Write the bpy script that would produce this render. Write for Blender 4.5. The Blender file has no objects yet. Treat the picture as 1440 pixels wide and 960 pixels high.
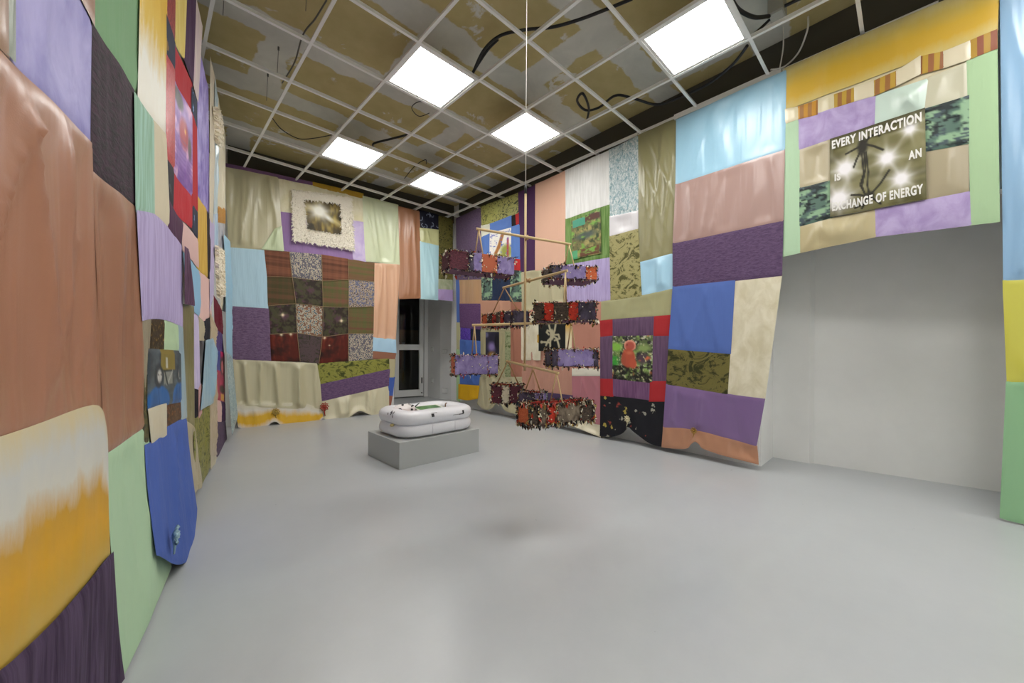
import bpy, bmesh, math, random
import numpy as np
from mathutils import Vector, Matrix, noise
random.seed(7)
C = bpy.context.scene.collection
SC = bpy.context.scene

# ------------------------------------------------------------------ camera, exposure, world
F, YAW, ROL, CY, EYE = 534.47, -0.7655, 0.0054, 490.75, 1.05
_c, _s = math.cos(YAW), math.sin(YAW)
RT0, FW, UP0 = Vector((_c, _s, 0)), Vector((-_s, _c, 0)), Vector((0, 0, 1))
RT = RT0 * math.cos(ROL) + UP0 * math.sin(ROL)
UP = -RT0 * math.sin(ROL) + UP0 * math.cos(ROL)
EYEP = Vector((0, 0, EYE))
cam = bpy.data.cameras.new('camera'); cob = bpy.data.objects.new('camera', cam); C.objects.link(cob)
cam.sensor_width = 36; cam.lens = F / 1440 * 36; cam.shift_y = (CY - 480) / 1440; cam.clip_start = .02
m = Matrix.Identity(4)
for i in range(3): m[i][0], m[i][1], m[i][2], m[i][3] = RT[i], UP[i], -FW[i], EYEP[i]
cob.matrix_world = m
SC.camera = cob
vs = SC.view_settings
vs.view_transform = 'Standard'; vs.look = 'None'; vs.gamma = 1; vs.use_curve_mapping = False
vs.exposure = 0.0
LAMP = 18.5                                    # radiance of the ceiling panels
SC.cycles.max_bounces = 10; SC.cycles.diffuse_bounces = 6
w = bpy.data.worlds.new('world'); SC.world = w; w.use_nodes = True
w.node_tree.nodes['Background'].inputs[0].default_value = (.6, .65, .7, 1)
w.node_tree.nodes['Background'].inputs[1].default_value = .05

def ray(x, y): return FW + RT * ((x - 720) / F) + UP * ((CY - y) / F)
def at(x, y, d): return EYEP + ray(x, y) * d            # a pixel at a distance in front of the lens
def onz(x, y, z):
    r = ray(x, y); return EYEP + r * ((z - EYE) / r.z)

# ------------------------------------------------------------------ helpers
def obj(name, me, mat=None, parent=None):
    if isinstance(me, bmesh.types.BMesh):
        b = me; me = bpy.data.meshes.new(name); b.to_mesh(me); b.free()
    o = bpy.data.objects.new(name, me); C.objects.link(o)
    if mat:
        for mm in (mat if isinstance(mat, (list, tuple)) else [mat]): me.materials.append(mm)
    if parent:
        o.parent = parent
        o.matrix_parent_inverse = Matrix.Translation(parent.location).inverted()
    return o
def tag(o, label=None, cat=None, group=None, kind=None):
    if label: o['label'] = label
    if cat: o['category'] = cat
    if group: o['group'] = group
    if kind: o['kind'] = kind
    return o
def thing(name, label, cat, loc, group=None):
    o = bpy.data.objects.new(name, None); C.objects.link(o); o.location = loc; o.empty_display_size = .1
    return tag(o, label, cat, group)
def struct(name, b, mat): return tag(obj(name, b, mat), kind='structure')
def box(b, lo, hi, bev=0):
    lo, hi = Vector(lo), Vector(hi)
    r = bmesh.ops.create_cube(b, size=1)
    for v in r['verts']:
        v.co = Vector([lo[i] + (v.co[i] + .5) * (hi[i] - lo[i]) for i in range(3)])
    if bev:
        es = list({e for v in r['verts'] for e in v.link_edges})
        bmesh.ops.bevel(b, geom=es, offset=bev, segments=2, affect='EDGES', profile=.6)
def bx(lo, hi, bev=0):
    b = bmesh.new(); box(b, lo, hi, bev); return b
def prism(b, pts, z0, z1):
    vb = [b.verts.new((p[0], p[1], z0)) for p in pts]; vt = [b.verts.new((p[0], p[1], z1)) for p in pts]
    n = len(pts)
    b.faces.new(vb[::-1]); b.faces.new(vt)
    for i in range(n): b.faces.new((vb[i], vb[(i+1) % n], vt[(i+1) % n], vt[i]))
def tube(b, pts, rad, n=8, smooth=True):
    pts = [Vector(p) for p in pts]; rings = []
    for i, p in enumerate(pts):
        t = (pts[min(i+1, len(pts)-1)] - pts[max(i-1, 0)]).normalized()
        a = t.cross(Vector((0, 0, 1)) if abs(t.z) < .95 else Vector((1, 0, 0))).normalized(); c = t.cross(a)
        r = rad[i] if isinstance(rad, (list, tuple)) else rad
        rings.append([b.verts.new(p + (a * math.cos(k * 2 * math.pi / n) + c * math.sin(k * 2 * math.pi / n)) * r) for k in range(n)])
    for i in range(len(rings) - 1):
        for k in range(n):
            f = b.faces.new((rings[i][k], rings[i][(k+1) % n], rings[i+1][(k+1) % n], rings[i+1][k])); f.smooth = smooth
    b.faces.new(rings[0][::-1]); b.faces.new(rings[-1])
def spline(pts, n=8):
    pts = [Vector(p) for p in pts]; out = []
    for i in range(len(pts) - 1):
        p0, p1, p2, p3 = pts[max(i-1, 0)], pts[i], pts[i+1], pts[min(i+2, len(pts)-1)]
        for k in range(n):
            t = k / n
            out.append(.5 * (2*p1 + (p2-p0)*t + (2*p0-5*p1+4*p2-p3)*t*t + (3*p1-p0-3*p2+p3)*t**3))
    return out + [pts[-1]]

# ------------------------------------------------------------------ materials
def lin(h):
    h = h.lstrip('#'); v = [int(h[i:i+2], 16) / 255 for i in (0, 2, 4)]
    return tuple((x / 12.92 if x <= .04045 else ((x + .055) / 1.055) ** 2.4) for x in v) + (1,)
MATS = {}
class NT:
    def __init__(s, name):
        s.m = bpy.data.materials.new(name); s.m.use_nodes = True
        s.t = s.m.node_tree; s.b = s.t.nodes['Principled BSDF']
    def n(s, ty, **kw):
        o = s.t.nodes.new('ShaderNode' + ty)
        for k, v in kw.items():
            if k in o.inputs: o.inputs[k].default_value = v
            else: setattr(o, k, v)
        return o
    def l(s, a, b): s.t.links.new(a, b)
    def co(s, scale=(1, 1, 1), which='UV', rot=0):
        tc = s.n('TexCoord'); mp = s.n('Mapping'); s.l(tc.outputs[which], mp.inputs[0])
        mp.inputs['Scale'].default_value = scale; mp.inputs['Rotation'].default_value = (0, 0, rot)
        return mp.outputs[0]
    def noise(s, vec, scale, detail=3, rough=.55, dist=0):
        o = s.n('TexNoise'); s.l(vec, o.inputs['Vector'])
        o.inputs['Scale'].default_value = scale; o.inputs['Detail'].default_value = detail
        o.inputs['Roughness'].default_value = rough; o.inputs['Distortion'].default_value = dist
        return o.outputs['Fac']
    def ramp(s, fac, stops, interp='LINEAR'):
        o = s.n('ValToRGB'); s.l(fac, o.inputs[0]); cr = o.color_ramp; cr.interpolation = interp
        while len(cr.elements) < len(stops): cr.elements.new(.5)
        for e, (p, c) in zip(cr.elements, stops): e.position = p; e.color = lin(c) if isinstance(c, str) else c
        return o.outputs[0]
    def bump(s, h, strength, dist=.01, prev=None):
        o = s.n('Bump'); s.l(h, o.inputs['Height']); o.inputs['Strength'].default_value = strength; o.inputs['Distance'].default_value = dist
        if prev: s.l(prev, o.inputs['Normal'])
        s.l(o.outputs[0], s.b.inputs['Normal']); return o.outputs[0]
    def mix(s, f, a, b):
        o = s.n('Mix', data_type='RGBA')
        if isinstance(f, float): o.inputs[0].default_value = f
        else: s.l(f, o.inputs[0])
        for i, x in ((6, a), (7, b)):
            if isinstance(x, str): o.inputs[i].default_value = lin(x)
            else: s.l(x, o.inputs[i])
        return o.outputs[2]
def M(key):
    """fabric by key 'kind:colour[:colour2...]'"""
    if key in MATS: return MATS[key]
    p = key.split(':'); k, cs = p[0], p[1:]
    t = NT(p[0] + '_fabric'); b = t.b; c1 = cs[0] if cs else 'ffffff'; c2 = cs[1] if len(cs) > 1 else c1
    b.inputs['Base Color'].default_value = lin(c1); b.inputs['Roughness'].default_value = .75
    b.inputs['Specular IOR Level'].default_value = .3
    uv = t.co()
    if k == 'satin':
        b.inputs['Roughness'].default_value = .33; b.inputs['Specular IOR Level'].default_value = .75
        n = t.bump(t.noise(t.co((10, .9, 1), rot=.06), 1.0, 2, .45, .3), .45, .03)
        t.bump(t.noise(uv, 300, 1), .08, .002, n)
    elif k == 'matte':
        b.inputs['Roughness'].default_value = .8
        n = t.bump(t.noise(t.co((14, 1.4, 1)), 1.0, 3), .5, .02)
        t.bump(t.noise(uv, 400, 1), .15, .002, n)
    elif k == 'velvet':       # crushed / embossed two-tone
        f = t.noise(t.co((26, 60, 1)), 1, 4, .65, .6)
        t.l(t.ramp(f, [(.36, c1), (.62, c2)]), b.inputs['Base Color']); b.inputs['Roughness'].default_value = .55
        t.bump(f, .5, .01); b.inputs['Roughness'].default_value = .7; b.inputs['Sheen Weight'].default_value = .03
    elif k == 'leaf':         # leaf brocade
        sc = float(cs[2]) if len(cs) > 2 else 1
        f = t.noise(t.co((9 * sc, 12 * sc, 1)), 1, 5, .7, 1.4)
        t.l(t.ramp(f, [(.40, c1), (.47, c2), (.56, c2), (.62, c1)]), b.inputs['Base Color'])
        b.inputs['Roughness'].default_value = .45; t.bump(f, .6, .012)
    elif k == 'speck':        # small scattered specks
        f = t.noise(uv, 55, 3, .6)
        t.l(t.ramp(f, [(.42, c1), (.60, c2), (.70, cs[2] if len(cs) > 2 else c2)]), b.inputs['Base Color'])
        b.inputs['Roughness'].default_value = .4; t.bump(f, .4, .006)
    elif k == 'mottle':       # soft large blotches
        f = t.noise(t.co((8, 5, 1)), 1.2, 4, .6, .5)
        t.l(t.ramp(f, [(.35, c1), (.65, c2)]), b.inputs['Base Color']); b.inputs['Roughness'].default_value = .5
        t.bump(f, .3, .01)
    elif k == 'streak':
        f = t.noise(t.co((40, 3, 1)), 1, 3, .6, .3)
        t.l(t.ramp(f, [(.38, c1), (.62, c2)]), b.inputs['Base Color']); t.bump(f, .4, .008)
    elif k == 'glitter':
        v = t.n('TexVoronoi', Scale=70.0); t.l(uv, v.inputs['Vector'])
        f = t.noise(t.co((45, 22, 1)), 1, 4, .75, 1)
        t.l(t.ramp(f, [(.40, c1), (.58, c2)]), b.inputs['Base Color'])
        b.inputs['Roughness'].default_value = .3; b.inputs['Metallic'].default_value = .25
        n = t.bump(f, .8, .02); t.bump(v.outputs['Distance'], .8, .01, n)
    elif k == 'cheetah':
        v = t.n('TexVoronoi', Scale=1.0, Randomness=.9); t.l(t.co((42, 30, 1), rot=.5), v.inputs['Vector'])
        r = t.ramp(v.outputs['Distance'], [(.0, c1), (.30, c1), (.36, c2), (.55, c2), (.62, cs[2])])
        t.l(r, b.inputs['Base Color']); b.inputs['Roughness'].default_value = .6
    elif k == 'flower':       # scattered flowers on a dark ground
        v = t.n('TexVoronoi', Scale=1.0); t.l(t.co((11, 11, 1)), v.inputs['Vector'])
        f = t.noise(uv, 30, 3)
        ad = t.n('Math', operation='ADD'); t.l(v.outputs['Distance'], ad.inputs[0]); t.l(f, ad.inputs[1])
        sp = t.n('SeparateColor'); t.l(v.outputs['Color'], sp.inputs[0])
        pet = t.ramp(sp.outputs[0], [(0, cs[1]), (.25, cs[2]), (.5, cs[3]), (.75, c1)], 'CONSTANT')
        g = t.ramp(ad.outputs[0], [(.70, (1, 1, 1, 1)), (.76, (0, 0, 0, 1))])
        t.l(t.mix(g, c1, pet), b.inputs['Base Color'])
    elif k == 'plaid':
        wv = [t.noise(t.co(sc), 1, 2, .5) for sc in ((22, .2, 1), (.2, 16, 1))]
        a = t.ramp(wv[0], [(.35, c1), (.65, c2)]); bb = t.ramp(wv[1], [(.40, c1), (.55, cs[2]), (.66, c2)])
        t.l(t.mix(.62, a, bb), b.inputs['Base Color'])
    elif k == 'ombre':        # dyed bands across the height (ST.y = 1 at the top); colours are evenly spread top to bottom
        a = t.n('UVMap'); a.uv_map = 'ST'; sp = t.n('SeparateXYZ'); t.l(a.outputs[0], sp.inputs[0])
        f = t.noise(t.co((13, 3.5, 1)), 1, 5, .7)
        ma = t.n('Math', operation='MULTIPLY_ADD'); t.l(f, ma.inputs[0]); ma.inputs[1].default_value = .34; t.l(sp.outputs[1], ma.inputs[2])
        sb = t.n('Math', operation='SUBTRACT'); t.l(ma.outputs[0], sb.inputs[0]); sb.inputs[1].default_value = .17
        n = len(cs)
        t.l(t.ramp(sb.outputs[0], [(i / (n - 1), c) for i, c in enumerate(cs[::-1])]), b.inputs['Base Color'])
        b.inputs['Roughness'].default_value = .5; t.bump(t.noise(t.co((9, 1.2, 1)), 1.0, 2), .3, .012)
    elif k == 'stripe':
        wv = t.n('TexWave', bands_direction='X'); t.l(t.co(), wv.inputs['Vector']); wv.inputs['Scale'].default_value = 6.0
        wv.inputs['Distortion'].default_value = .6
        t.l(t.ramp(wv.outputs[0], [(.42, c1), (.58, c2)]), b.inputs['Base Color']); b.inputs['Roughness'].default_value = .5
    elif k == 'print':
        a = t.n('VertexColor'); a.layer_name = 'Print'
        t.l(a.outputs[0], b.inputs['Base Color']); b.inputs['Roughness'].default_value = .45
    MATS[key] = t.m
    return t.m
def solid(name, col, rough=.5, metal=0, spec=.5, bump=None):
    if name in MATS: return MATS[name]
    t = NT(name); t.b.inputs['Base Color'].default_value = lin(col); t.b.inputs['Roughness'].default_value = rough
    t.b.inputs['Metallic'].default_value = metal; t.b.inputs['Specular IOR Level'].default_value = spec
    if bump:
        f = t.noise(t.co(which='Object'), bump[0], 4); t.bump(f, bump[1], .01)
        t.l(t.ramp(f, [(.3, tuple(x * .93 for x in lin(col)[:3]) + (1,)), (.7, lin(col))]), t.b.inputs['Base Color'])
    MATS[name] = t.m; return t.m
WALL = solid('white_wall_paint', 'ececea', .85, bump=(2.5, .08))
DARKWALL = solid('back_room_paint', '4a443c', .8)
GRID = solid('grid_enamel', 'eeeeea', .45)
GREY = solid('plinth_paint', 'b4b7b5', .5)
WOOD = solid('birch_stick', 'd9bd8a', .5, bump=(30, .1))
CORD = solid('tan_cord', 'b08a5c', .7)
BLACK = solid('black_rubber', '16161a', .5)
WIRE = solid('white_cable_sheath', 'c9c7c0', .5)
STEEL = solid('thin_steel_wire', '6b6a66', .4, .8)
FRAMEW = solid('door_paint', 'efefed', .4)
PLASTIC = solid('switch_plastic', 'd0d0cc', .4)
GOLD = solid('gold_button', 'a8843a', .35, .6)
FUR = solid('cream_fur', 'faf3e2', .8)
SILKW = solid('white_silk_cord', 'eeeae0', .4)
def floor_mat():
    t = NT('grey_floor_paint'); o = t.co(which='Object')
    f = t.noise(o, 1.1, 5, .6); g = t.noise(o, 9, 4, .7)
    t.l(t.mix(.3, t.ramp(f, [(.3, 'b0b4b7'), (.7, 'b9bcbf')]), t.ramp(g, [(.3, 'b0b3b6'), (.7, 'babdbf')])), t.b.inputs['Base Color'])
    rr = t.n('MapRange'); t.l(g, rr.inputs[0]); rr.inputs[3].default_value = .24; rr.inputs[4].default_value = .36
    t.l(rr.outputs[0], t.b.inputs['Roughness']); t.b.inputs['Specular IOR Level'].default_value = .5
    t.bump(t.noise(o, 5, 3), .12, .01)
    return t.m
def board_mat():
    t = NT('bare_plasterboard'); o = t.co(which='Object')
    nz = t.n('TexNoise', Scale=3.0, Detail=5.0, Roughness=.6); t.l(o, nz.inputs['Vector'])
    ad = t.n('MixRGB', blend_type='ADD'); ad.inputs[0].default_value = .22; t.l(o, ad.inputs[1]); t.l(nz.outputs['Color'], ad.inputs[2])
    br = t.n('TexBrick', Scale=1.0); t.l(ad.outputs[0], br.inputs['Vector'])
    br.inputs['Brick Width'].default_value = 1.9; br.inputs['Row Height'].default_value = .95; br.inputs['Mortar Size'].default_value = .14
    br.inputs['Mortar Smooth'].default_value = .15
    f = t.noise(o, 2.2, 5, .65, .4)
    blot = t.ramp(f, [(.60, (0, 0, 0, 1)), (.64, (1, 1, 1, 1))])
    mx = t.n('Math', operation='MAXIMUM'); t.l(br.outputs['Fac'], mx.inputs[0]); t.l(blot, mx.inputs[1])
    t.l(t.mix(mx.outputs[0], t.ramp(t.noise(o, 6, 3), [(.3, 'b2a370'), (.7, 'beaf7d')]), t.ramp(f, [(.35, 'bebeb6'), (.65, 'd0cfc6')])), t.b.inputs['Base Color'])
    t.b.inputs['Roughness'].default_value = .75
    return t.m

# ------------------------------------------------------------------ room shell
class Plane:                                  # an upright plane: points (u along it, v height)
    def __init__(s, p0, d, n):
        s.p0 = Vector((p0[0], p0[1], 0)); s.d = Vector((d[0], d[1], 0)).normalized(); s.nm = Vector((n[0], n[1], 0)).normalized()
    def hit(s, x, y, off=0):
        r = ray(x, y); t = (s.p0 + s.nm * off - EYEP).dot(s.nm) / r.dot(s.nm); p = EYEP + r * t
        return (p - s.p0).dot(s.d), p.z
    def p(s, u, v, off=0): return s.p0 + s.d * u + Vector((0, 0, v)) + s.nm * off
PL = Plane((-.42, 0), (.19, 1), (1, -.19))
PLB = Plane((-.56, 0), (.235, 1), (1, -.235))      # the far left curtain hangs clear of the wall
PB = Plane((0, 6.17), (1, -.1), (-.1, -1))
PR = Plane((3.8355, 0), (.035, 1), (-1, .035))
GZ = EYE + 2.379                              # underside of the suspended grid
CZ = GZ + .30                                 # bare board above it
GX, GY = .3177, 3.2434                        # grid origin
FLOOR = floor_mat()
b = bmesh.new(); box(b, (-2.6, -6.7, -.1), (6.5, 9.5, 0)); struct('floor', b, FLOOR)
b = bmesh.new(); box(b, (-2.6, -6.7, CZ), (6.5, 9.5, CZ + .1)); struct('ceiling', b, board_mat())
def wall_strip(name, pl, u0, u1, back, z0=0, z1=None, th=.12, mat=None):
    b = bmesh.new()
    q = [pl.p(u0, 0, -back), pl.p(u1, 0, -back), pl.p(u1, 0, -back - th), pl.p(u0, 0, -back - th)]
    prism(b, [(p.x, p.y) for p in q], z0, z1 or CZ); bmesh.ops.recalc_face_normals(b, faces=b.faces)
    return struct(name, b, mat or WALL)
wall_strip('wall_left', PL, -6.75, 6.45, .16)
b = bmesh.new()
q = [PB.p(.35, 0, -.16), PB.p(3.02, 0, -.16), PB.p(3.02, 0, -.34), PB.p(.35, 0, -.34)]
prism(b, [(p.x, p.y) for p in q], 0, CZ)
q = [PB.p(3.02, 0, -.16), PB.p(4.5, 0, -.16), PB.p(4.5, 0, -.34), PB.p(3.02, 0, -.34)]
prism(b, [(p.x, p.y) for p in q], 2.15, CZ); bmesh.ops.recalc_face_normals(b, faces=b.faces); struct('wall_back', b, WALL)
b = bmesh.new()
prism(b, [(4.0, .93), (4.12, .93), (4.30, 6.02), (4.18, 6.02)], 0, CZ)
prism(b, [(3.97, -.62), (4.09, -.62), (4.12, .93), (4.0, .93)], 2.1, CZ)
prism(b, [(3.80, -6.65), (3.92, -6.65), (4.09, -.62), (3.97, -.62)], 0, CZ)
bmesh.ops.recalc_face_normals(b, faces=b.faces); struct('wall_right', b, WALL)
b = bmesh.new()
prism(b, [(4.02, .915), (4.45, .915), (4.45, .63), (4.49, .60), (4.63, -.60), (4.06, -.60), (4.06, -.68), (4.75, -.68), (4.57, 1.0), (4.02, 1.0)], 0, 2.75)
b2 = bmesh.new(); bmesh.ops.recalc_face_normals(b, faces=b.faces); struct('wall_niche', b, WALL)
b2.free()
b = bmesh.new(); box(b, (4.13, -.68, 2.76), (4.75, 1.0, 2.82)); struct('trim_1', b, WALL)
b = bmesh.new(); box(b, (-2.4, -6.65, 0), (4.0, -6.5, CZ)); struct('wall_front', b, WALL)
# recess with the glazed door
def pw(name, pts, th, z1, z0=0, mat=None):
    b = bmesh.new()
    for (a, c) in zip(pts, pts[1:]):
        a, c = Vector(a + (0,)), Vector(c + (0,)); d = (c - a).normalized(); n = Vector((d.y, -d.x, 0)) * th
        prism(b, [(a.x, a.y), (c.x, c.y), ((c+n).x, (c+n).y), ((a+n).x, (a+n).y)], z0, z1)
    bmesh.ops.recalc_face_normals(b, faces=b.faces); return struct(name, b, mat or WALL)
pw('wall_recess_right', [(4.27, 6.05), (4.58, 6.10), (4.42, 6.76), (4.46, 7.31)], .1, CZ)
pw('wall_recess_left', [(3.02, 7.66), (3.02, 6.22)], -.1, CZ)
DP = Plane((3.74, 7.5), (4.49 - 3.74, 7.32 - 7.5), (-.24, -1))     # the door's plane
def dbox(b, u0, u1, z0, z1, d0, d1, bev=0):
    r = bmesh.ops.create_cube(b, size=1)
    for v in r['verts']:
        x, y, z = v.co
        v.co = DP.p(u0 + (x + .5) * (u1 - u0), z0 + (z + .5) * (z1 - z0), d0 + (y + .5) * (d1 - d0))
    if bev: bmesh.ops.bevel(b, geom=list({e for v in r['verts'] for e in v.link_edges}), offset=bev, segments=2, affect='EDGES')
b = bmesh.new(); dbox(b, -.85, .0, 0, 2.5, -.14, -.04); dbox(b, 0, .77, 2.42, CZ, -.14, -.04); dbox(b, -.85, 0, 2.5, CZ, -.14, -.04)
struct('wall_recess_back', b, WALL)
b = bmesh.new()
dbox(b, -.06, .02, 0, 2.4, -.08, .02, .004); dbox(b, .66, .77, 0, 2.4, -.08, .02, .004); dbox(b, .02, .66, 2.32, 2.4, -.08, .02, .004)
door = struct('door_1', b, FRAMEW)
b = bmesh.new()
for (u0, u1, z0, z1) in ((.03, .12, .02, 2.31), (.56, .65, .02, 2.31), (.12, .56, .02, .16), (.12, .56, 1.02, 1.14), (.12, .56, 2.2, 2.31)):
    dbox(b, u0, u1, z0, z1, -.05, .0, .003)
obj('door_leaf', b, FRAMEW, door)
t = NT('door_glass'); t.b.inputs['Base Color'].default_value = (.8, .82, .8, 1); t.b.inputs['Roughness'].default_value = .0; t.b.inputs['IOR'].default_value = 1.45
GLASS = t.m
t.b.inputs['Transmission Weight'].default_value = 1.0
b = bmesh.new()                                # the unlit room behind the door
dbox(b, -.4, 1.2, 0, 2.6, -1.5, -1.45); dbox(b, -.42, -.36, 0, 2.6, -1.45, -.15); dbox(b, 1.15, 1.2, 0, 2.6, -1.45, -.15); dbox(b, -.4, 1.2, 2.55, 2.6, -1.45, -.15)
struct('wall_dark_room', b, solid('black_brown_wall', '1a1713', .9))
WD = solid('brown_sideboard', '6b5230', .5, bump=(6, .1))
o = thing('wall_shelf', 'brown wooden shelf board seen through the upper pane of the glazed door', 'shelf', tuple(DP.p(.3, 1.1, -1.2)))
b = bmesh.new(); dbox(b, -.1, .95, 1.12, 1.15, -1.45, -1.1, .003); obj('board', b, WD, o)
b = bmesh.new(); dbox(b, -.1, .95, 1.15, 1.52, -1.45, -1.42, .003); obj('back_board', b, WD, o)
for k in range(3):
    p = DP.p(.26 + k * .13, 1.151, -1.2); b = bmesh.new()
    bmesh.ops.create_cone(b, cap_ends=True, segments=20, radius1=.025, radius2=.045, depth=.05, matrix=Matrix.Translation(p + Vector((0, 0, .025))))
    tag(obj('white_bowl', b, PLASTIC), 'small white bowl on the brown shelf behind the door glass', 'bowl', 'white bowls behind the door glass')
for z0, z1 in ((.16, 1.02), (1.14, 2.2)):
    b = bmesh.new(); dbox(b, .12, .56, z0, z1, -.028, -.022); obj('glass_pane', b, GLASS, door)
b = bmesh.new(); dbox(b, .6, .625, .30, .42, .0, .02, .003); dbox(b, .6, .625, .08, .1, .0, .02, .003); obj('door_hinge', b, STEEL, door)
# the trim along the right wall's top and a skirting gap line
b = bmesh.new(); prism(b, [(3.86, .75), (3.98, .75), (3.99, 1.66), (3.87, 1.66)], GZ - .03, GZ + .02); struct('trim_2', b, GRID)

# bare, unpainted wall left above the hung cloth
BARE = solid('bare_board_edge', '47443a', .85)
wall_strip('trim_3', PL, -6.7, 6.3, .142, GZ - .03, CZ, .012, BARE)
wall_strip('trim_4', PB, .75, 4.15, .142, GZ - .03, CZ, .012, BARE)
wall_strip('trim_5', PR, .95, 5.75, .105, GZ - .08, CZ, .012, BARE)
wall_strip('trim_6', PR, -6.4, .95, .085, GZ - .03, CZ, .012, BARE)

# suspended grid clipped to the room
def xl(y): return -.42 + .19 * y - .13
def xr(y): return 3.8355 + .035 * y + .10
def yb(x): return 6.17 - .1 * x + .13
b = bmesh.new(); hw = .012
for i in range(-3, 8):
    x = i * .6 + GX; y0 = -6.45
    if True:
        ymax = min(yb(x), (x + .55) / .19)
        if x > 3.93: continue
        if ymax <= y0: continue
        box(b, (x - hw, y0, GZ), (x + hw, ymax, GZ + .004)); box(b, (x - .002, y0, GZ + .004), (x + .002, ymax, GZ + .035))
for j in range(-16, 6):
    y = j * .6 + GY; x0, x1 = xl(y), xr(y)
    if y < -6.4: continue
    if y > yb(x1):
        x1 = (6.30 - y) / .1
    if x1 <= x0: continue
    box(b, (x0, y - hw, GZ + .001), (x1, y + hw, GZ + .005)); box(b, (x0, y - .002, GZ + .005), (x1, y + .002, GZ + .034))
struct('ceiling_grid', b, GRID)

# ------------------------------------------------------------------ ceiling lights
EM = NT('led_diffuser'); EM.b.inputs['Emission Color'].default_value = (1, .985, .95, 1); EM.b.inputs['Emission Strength'].default_value = LAMP
EM.b.inputs['Base Color'].default_value = (.9, .9, .9, 1)
PLABEL = {(2, -1): 'square white ceiling light panel nearest the left wall among the large ones',
          (2, 2): 'smaller square ceiling light panel on the left in the second row back',
          (4, 2): 'farthest ceiling light panel, low above the back corner of the room',
          (4, -1): 'square ceiling light panel right behind the white hanging cord',
          (4, -4): 'largest ceiling light panel at the top, over the light blue quilt',
          (2, -4): 'ceiling light panel almost overhead on the left side of the room',
          (2, -7): 'assumed, unseen ceiling light panel behind the viewer on the left side',  # from here on: unseen panels, assumed and added because the brightness needs them
          (4, -7): 'assumed, unseen ceiling light panel behind the viewer on the right side',
          (2, -10): 'added, unseen ceiling light panel far behind the viewer on the left side',
          (4, -10): 'added, unseen ceiling light panel far behind the viewer on the right side',
          (2, -13): 'added, unseen ceiling light panel at the far front end of the room on the left side',
          (4, -13): 'added, unseen ceiling light panel at the far front end of the room on the right side',
          (0, -7): 'added, unseen ceiling light panel behind the viewer beside the left wall'}
for (i, j), lab in PLABEL.items():
    x, y = i * .6 + GX, j * .6 + GY
    o = thing('ceiling_light', lab, 'light', (x + .3, y + .3, GZ + .006), 'square light panels in the ceiling grid')
    b = bmesh.new(); e = .014
    for lo, hi in (((x+e, y+e), (x+.6-e, y+e+.02)), ((x+e, y+.58-e), (x+.6-e, y+.6-e)), ((x+e, y+e+.02), (x+e+.02, y+.58-e)), ((x+.58-e, y+e+.02), (x+.6-e, y+.58-e))):
        box(b, (lo[0], lo[1], GZ + .006), (hi[0], hi[1], GZ + .02))
    box(b, (x+e, y+e, GZ + .02), (x+.6-e, y+.6-e, GZ + .03))
    obj('frame', b, GRID, o)
    b = bmesh.new(); box(b, (x+e+.02, y+e+.02, GZ + .009), (x+.58-e, y+.58-e, GZ + .016)); obj('diffuser', b, EM.m, o)

# ------------------------------------------------------------------ prints: painters of (s, t) -> sRGB, t down
def _h(ix, iy, seed):
    n = (ix * 374761393 + iy * 668265263 + seed * 974634721) & 0xffffffff
    n = ((n ^ (n >> 13)) * 1274126177) & 0xffffffff
    return ((n ^ (n >> 16)) & 0xffff) / 65535.0
def vn(x, y, seed=0):
    ix, iy = np.floor(x).astype(np.int64), np.floor(y).astype(np.int64); fx, fy = x - ix, y - iy
    fx, fy = fx*fx*(3-2*fx), fy*fy*(3-2*fy)
    return (_h(ix, iy, seed)*(1-fx) + _h(ix+1, iy, seed)*fx)*(1-fy) + (_h(ix, iy+1, seed)*(1-fx) + _h(ix+1, iy+1, seed)*fx)*fy
def fb(x, y, seed=0): return .5*vn(x, y, seed) + .3*vn(2.1*x, 2.1*y, seed+1) + .2*vn(4.3*x, 4.3*y, seed+2)
def hx(c): return np.array([int(c[i:i+2], 16) / 255 for i in (0, 2, 4)])
class Cv:
    def __init__(s, S, T, bg): s.S, s.T = S, T; s.c = np.tile(hx(bg), (len(S), 1))
    def lay(s, a, col):
        a = np.clip(a, 0, 1)[:, None]; s.c = s.c*(1-a) + (hx(col) if isinstance(col, str) else col)*a
    def ell(s, cx, cy, rx, ry, col, soft=.15, rot=0):
        x, y = s.S-cx, s.T-cy; x, y = x*math.cos(rot)+y*math.sin(rot), -x*math.sin(rot)+y*math.cos(rot)
        s.lay((1-np.sqrt((x/rx)**2+(y/ry)**2))/soft, col)
    def rect(s, x0, y0, x1, y1, col): s.lay(((s.S>=x0)&(s.S<=x1)&(s.T>=y0)&(s.T<=y1))*1., col)
    def line(s, pts, wd, col):
        for (x0, y0), (x1, y1) in zip(pts, pts[1:]):
            dx, dy = x1-x0, y1-y0; k = np.clip(((s.S-x0)*dx+(s.T-y0)*dy)/(dx*dx+dy*dy+1e-9), 0, 1)
            d = np.hypot(s.S-x0-k*dx, s.T-y0-k*dy); s.lay((wd-d)/(wd*.5), col)
    def nz(s, fx, fy, lo, hi, col, seed=0): s.lay((fb(s.S*fx, s.T*fy, seed)-lo)/(hi-lo), col)
    def star(s, cx, cy, r, col='fdfaff', spikes=10, seed=1, asp=1.0):
        x, y = (s.S-cx)*asp, s.T-cy; d = np.hypot(x, y)+1e-6; a = np.arctan2(y, x)
        k = .35 + .65*np.abs(np.cos(a*spikes/2+seed))**6
        s.lay(np.exp(-(d/(r*.38))**2)*1.3, col); s.lay(np.exp(-d/(r*k*.5))*.8, col)
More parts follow.
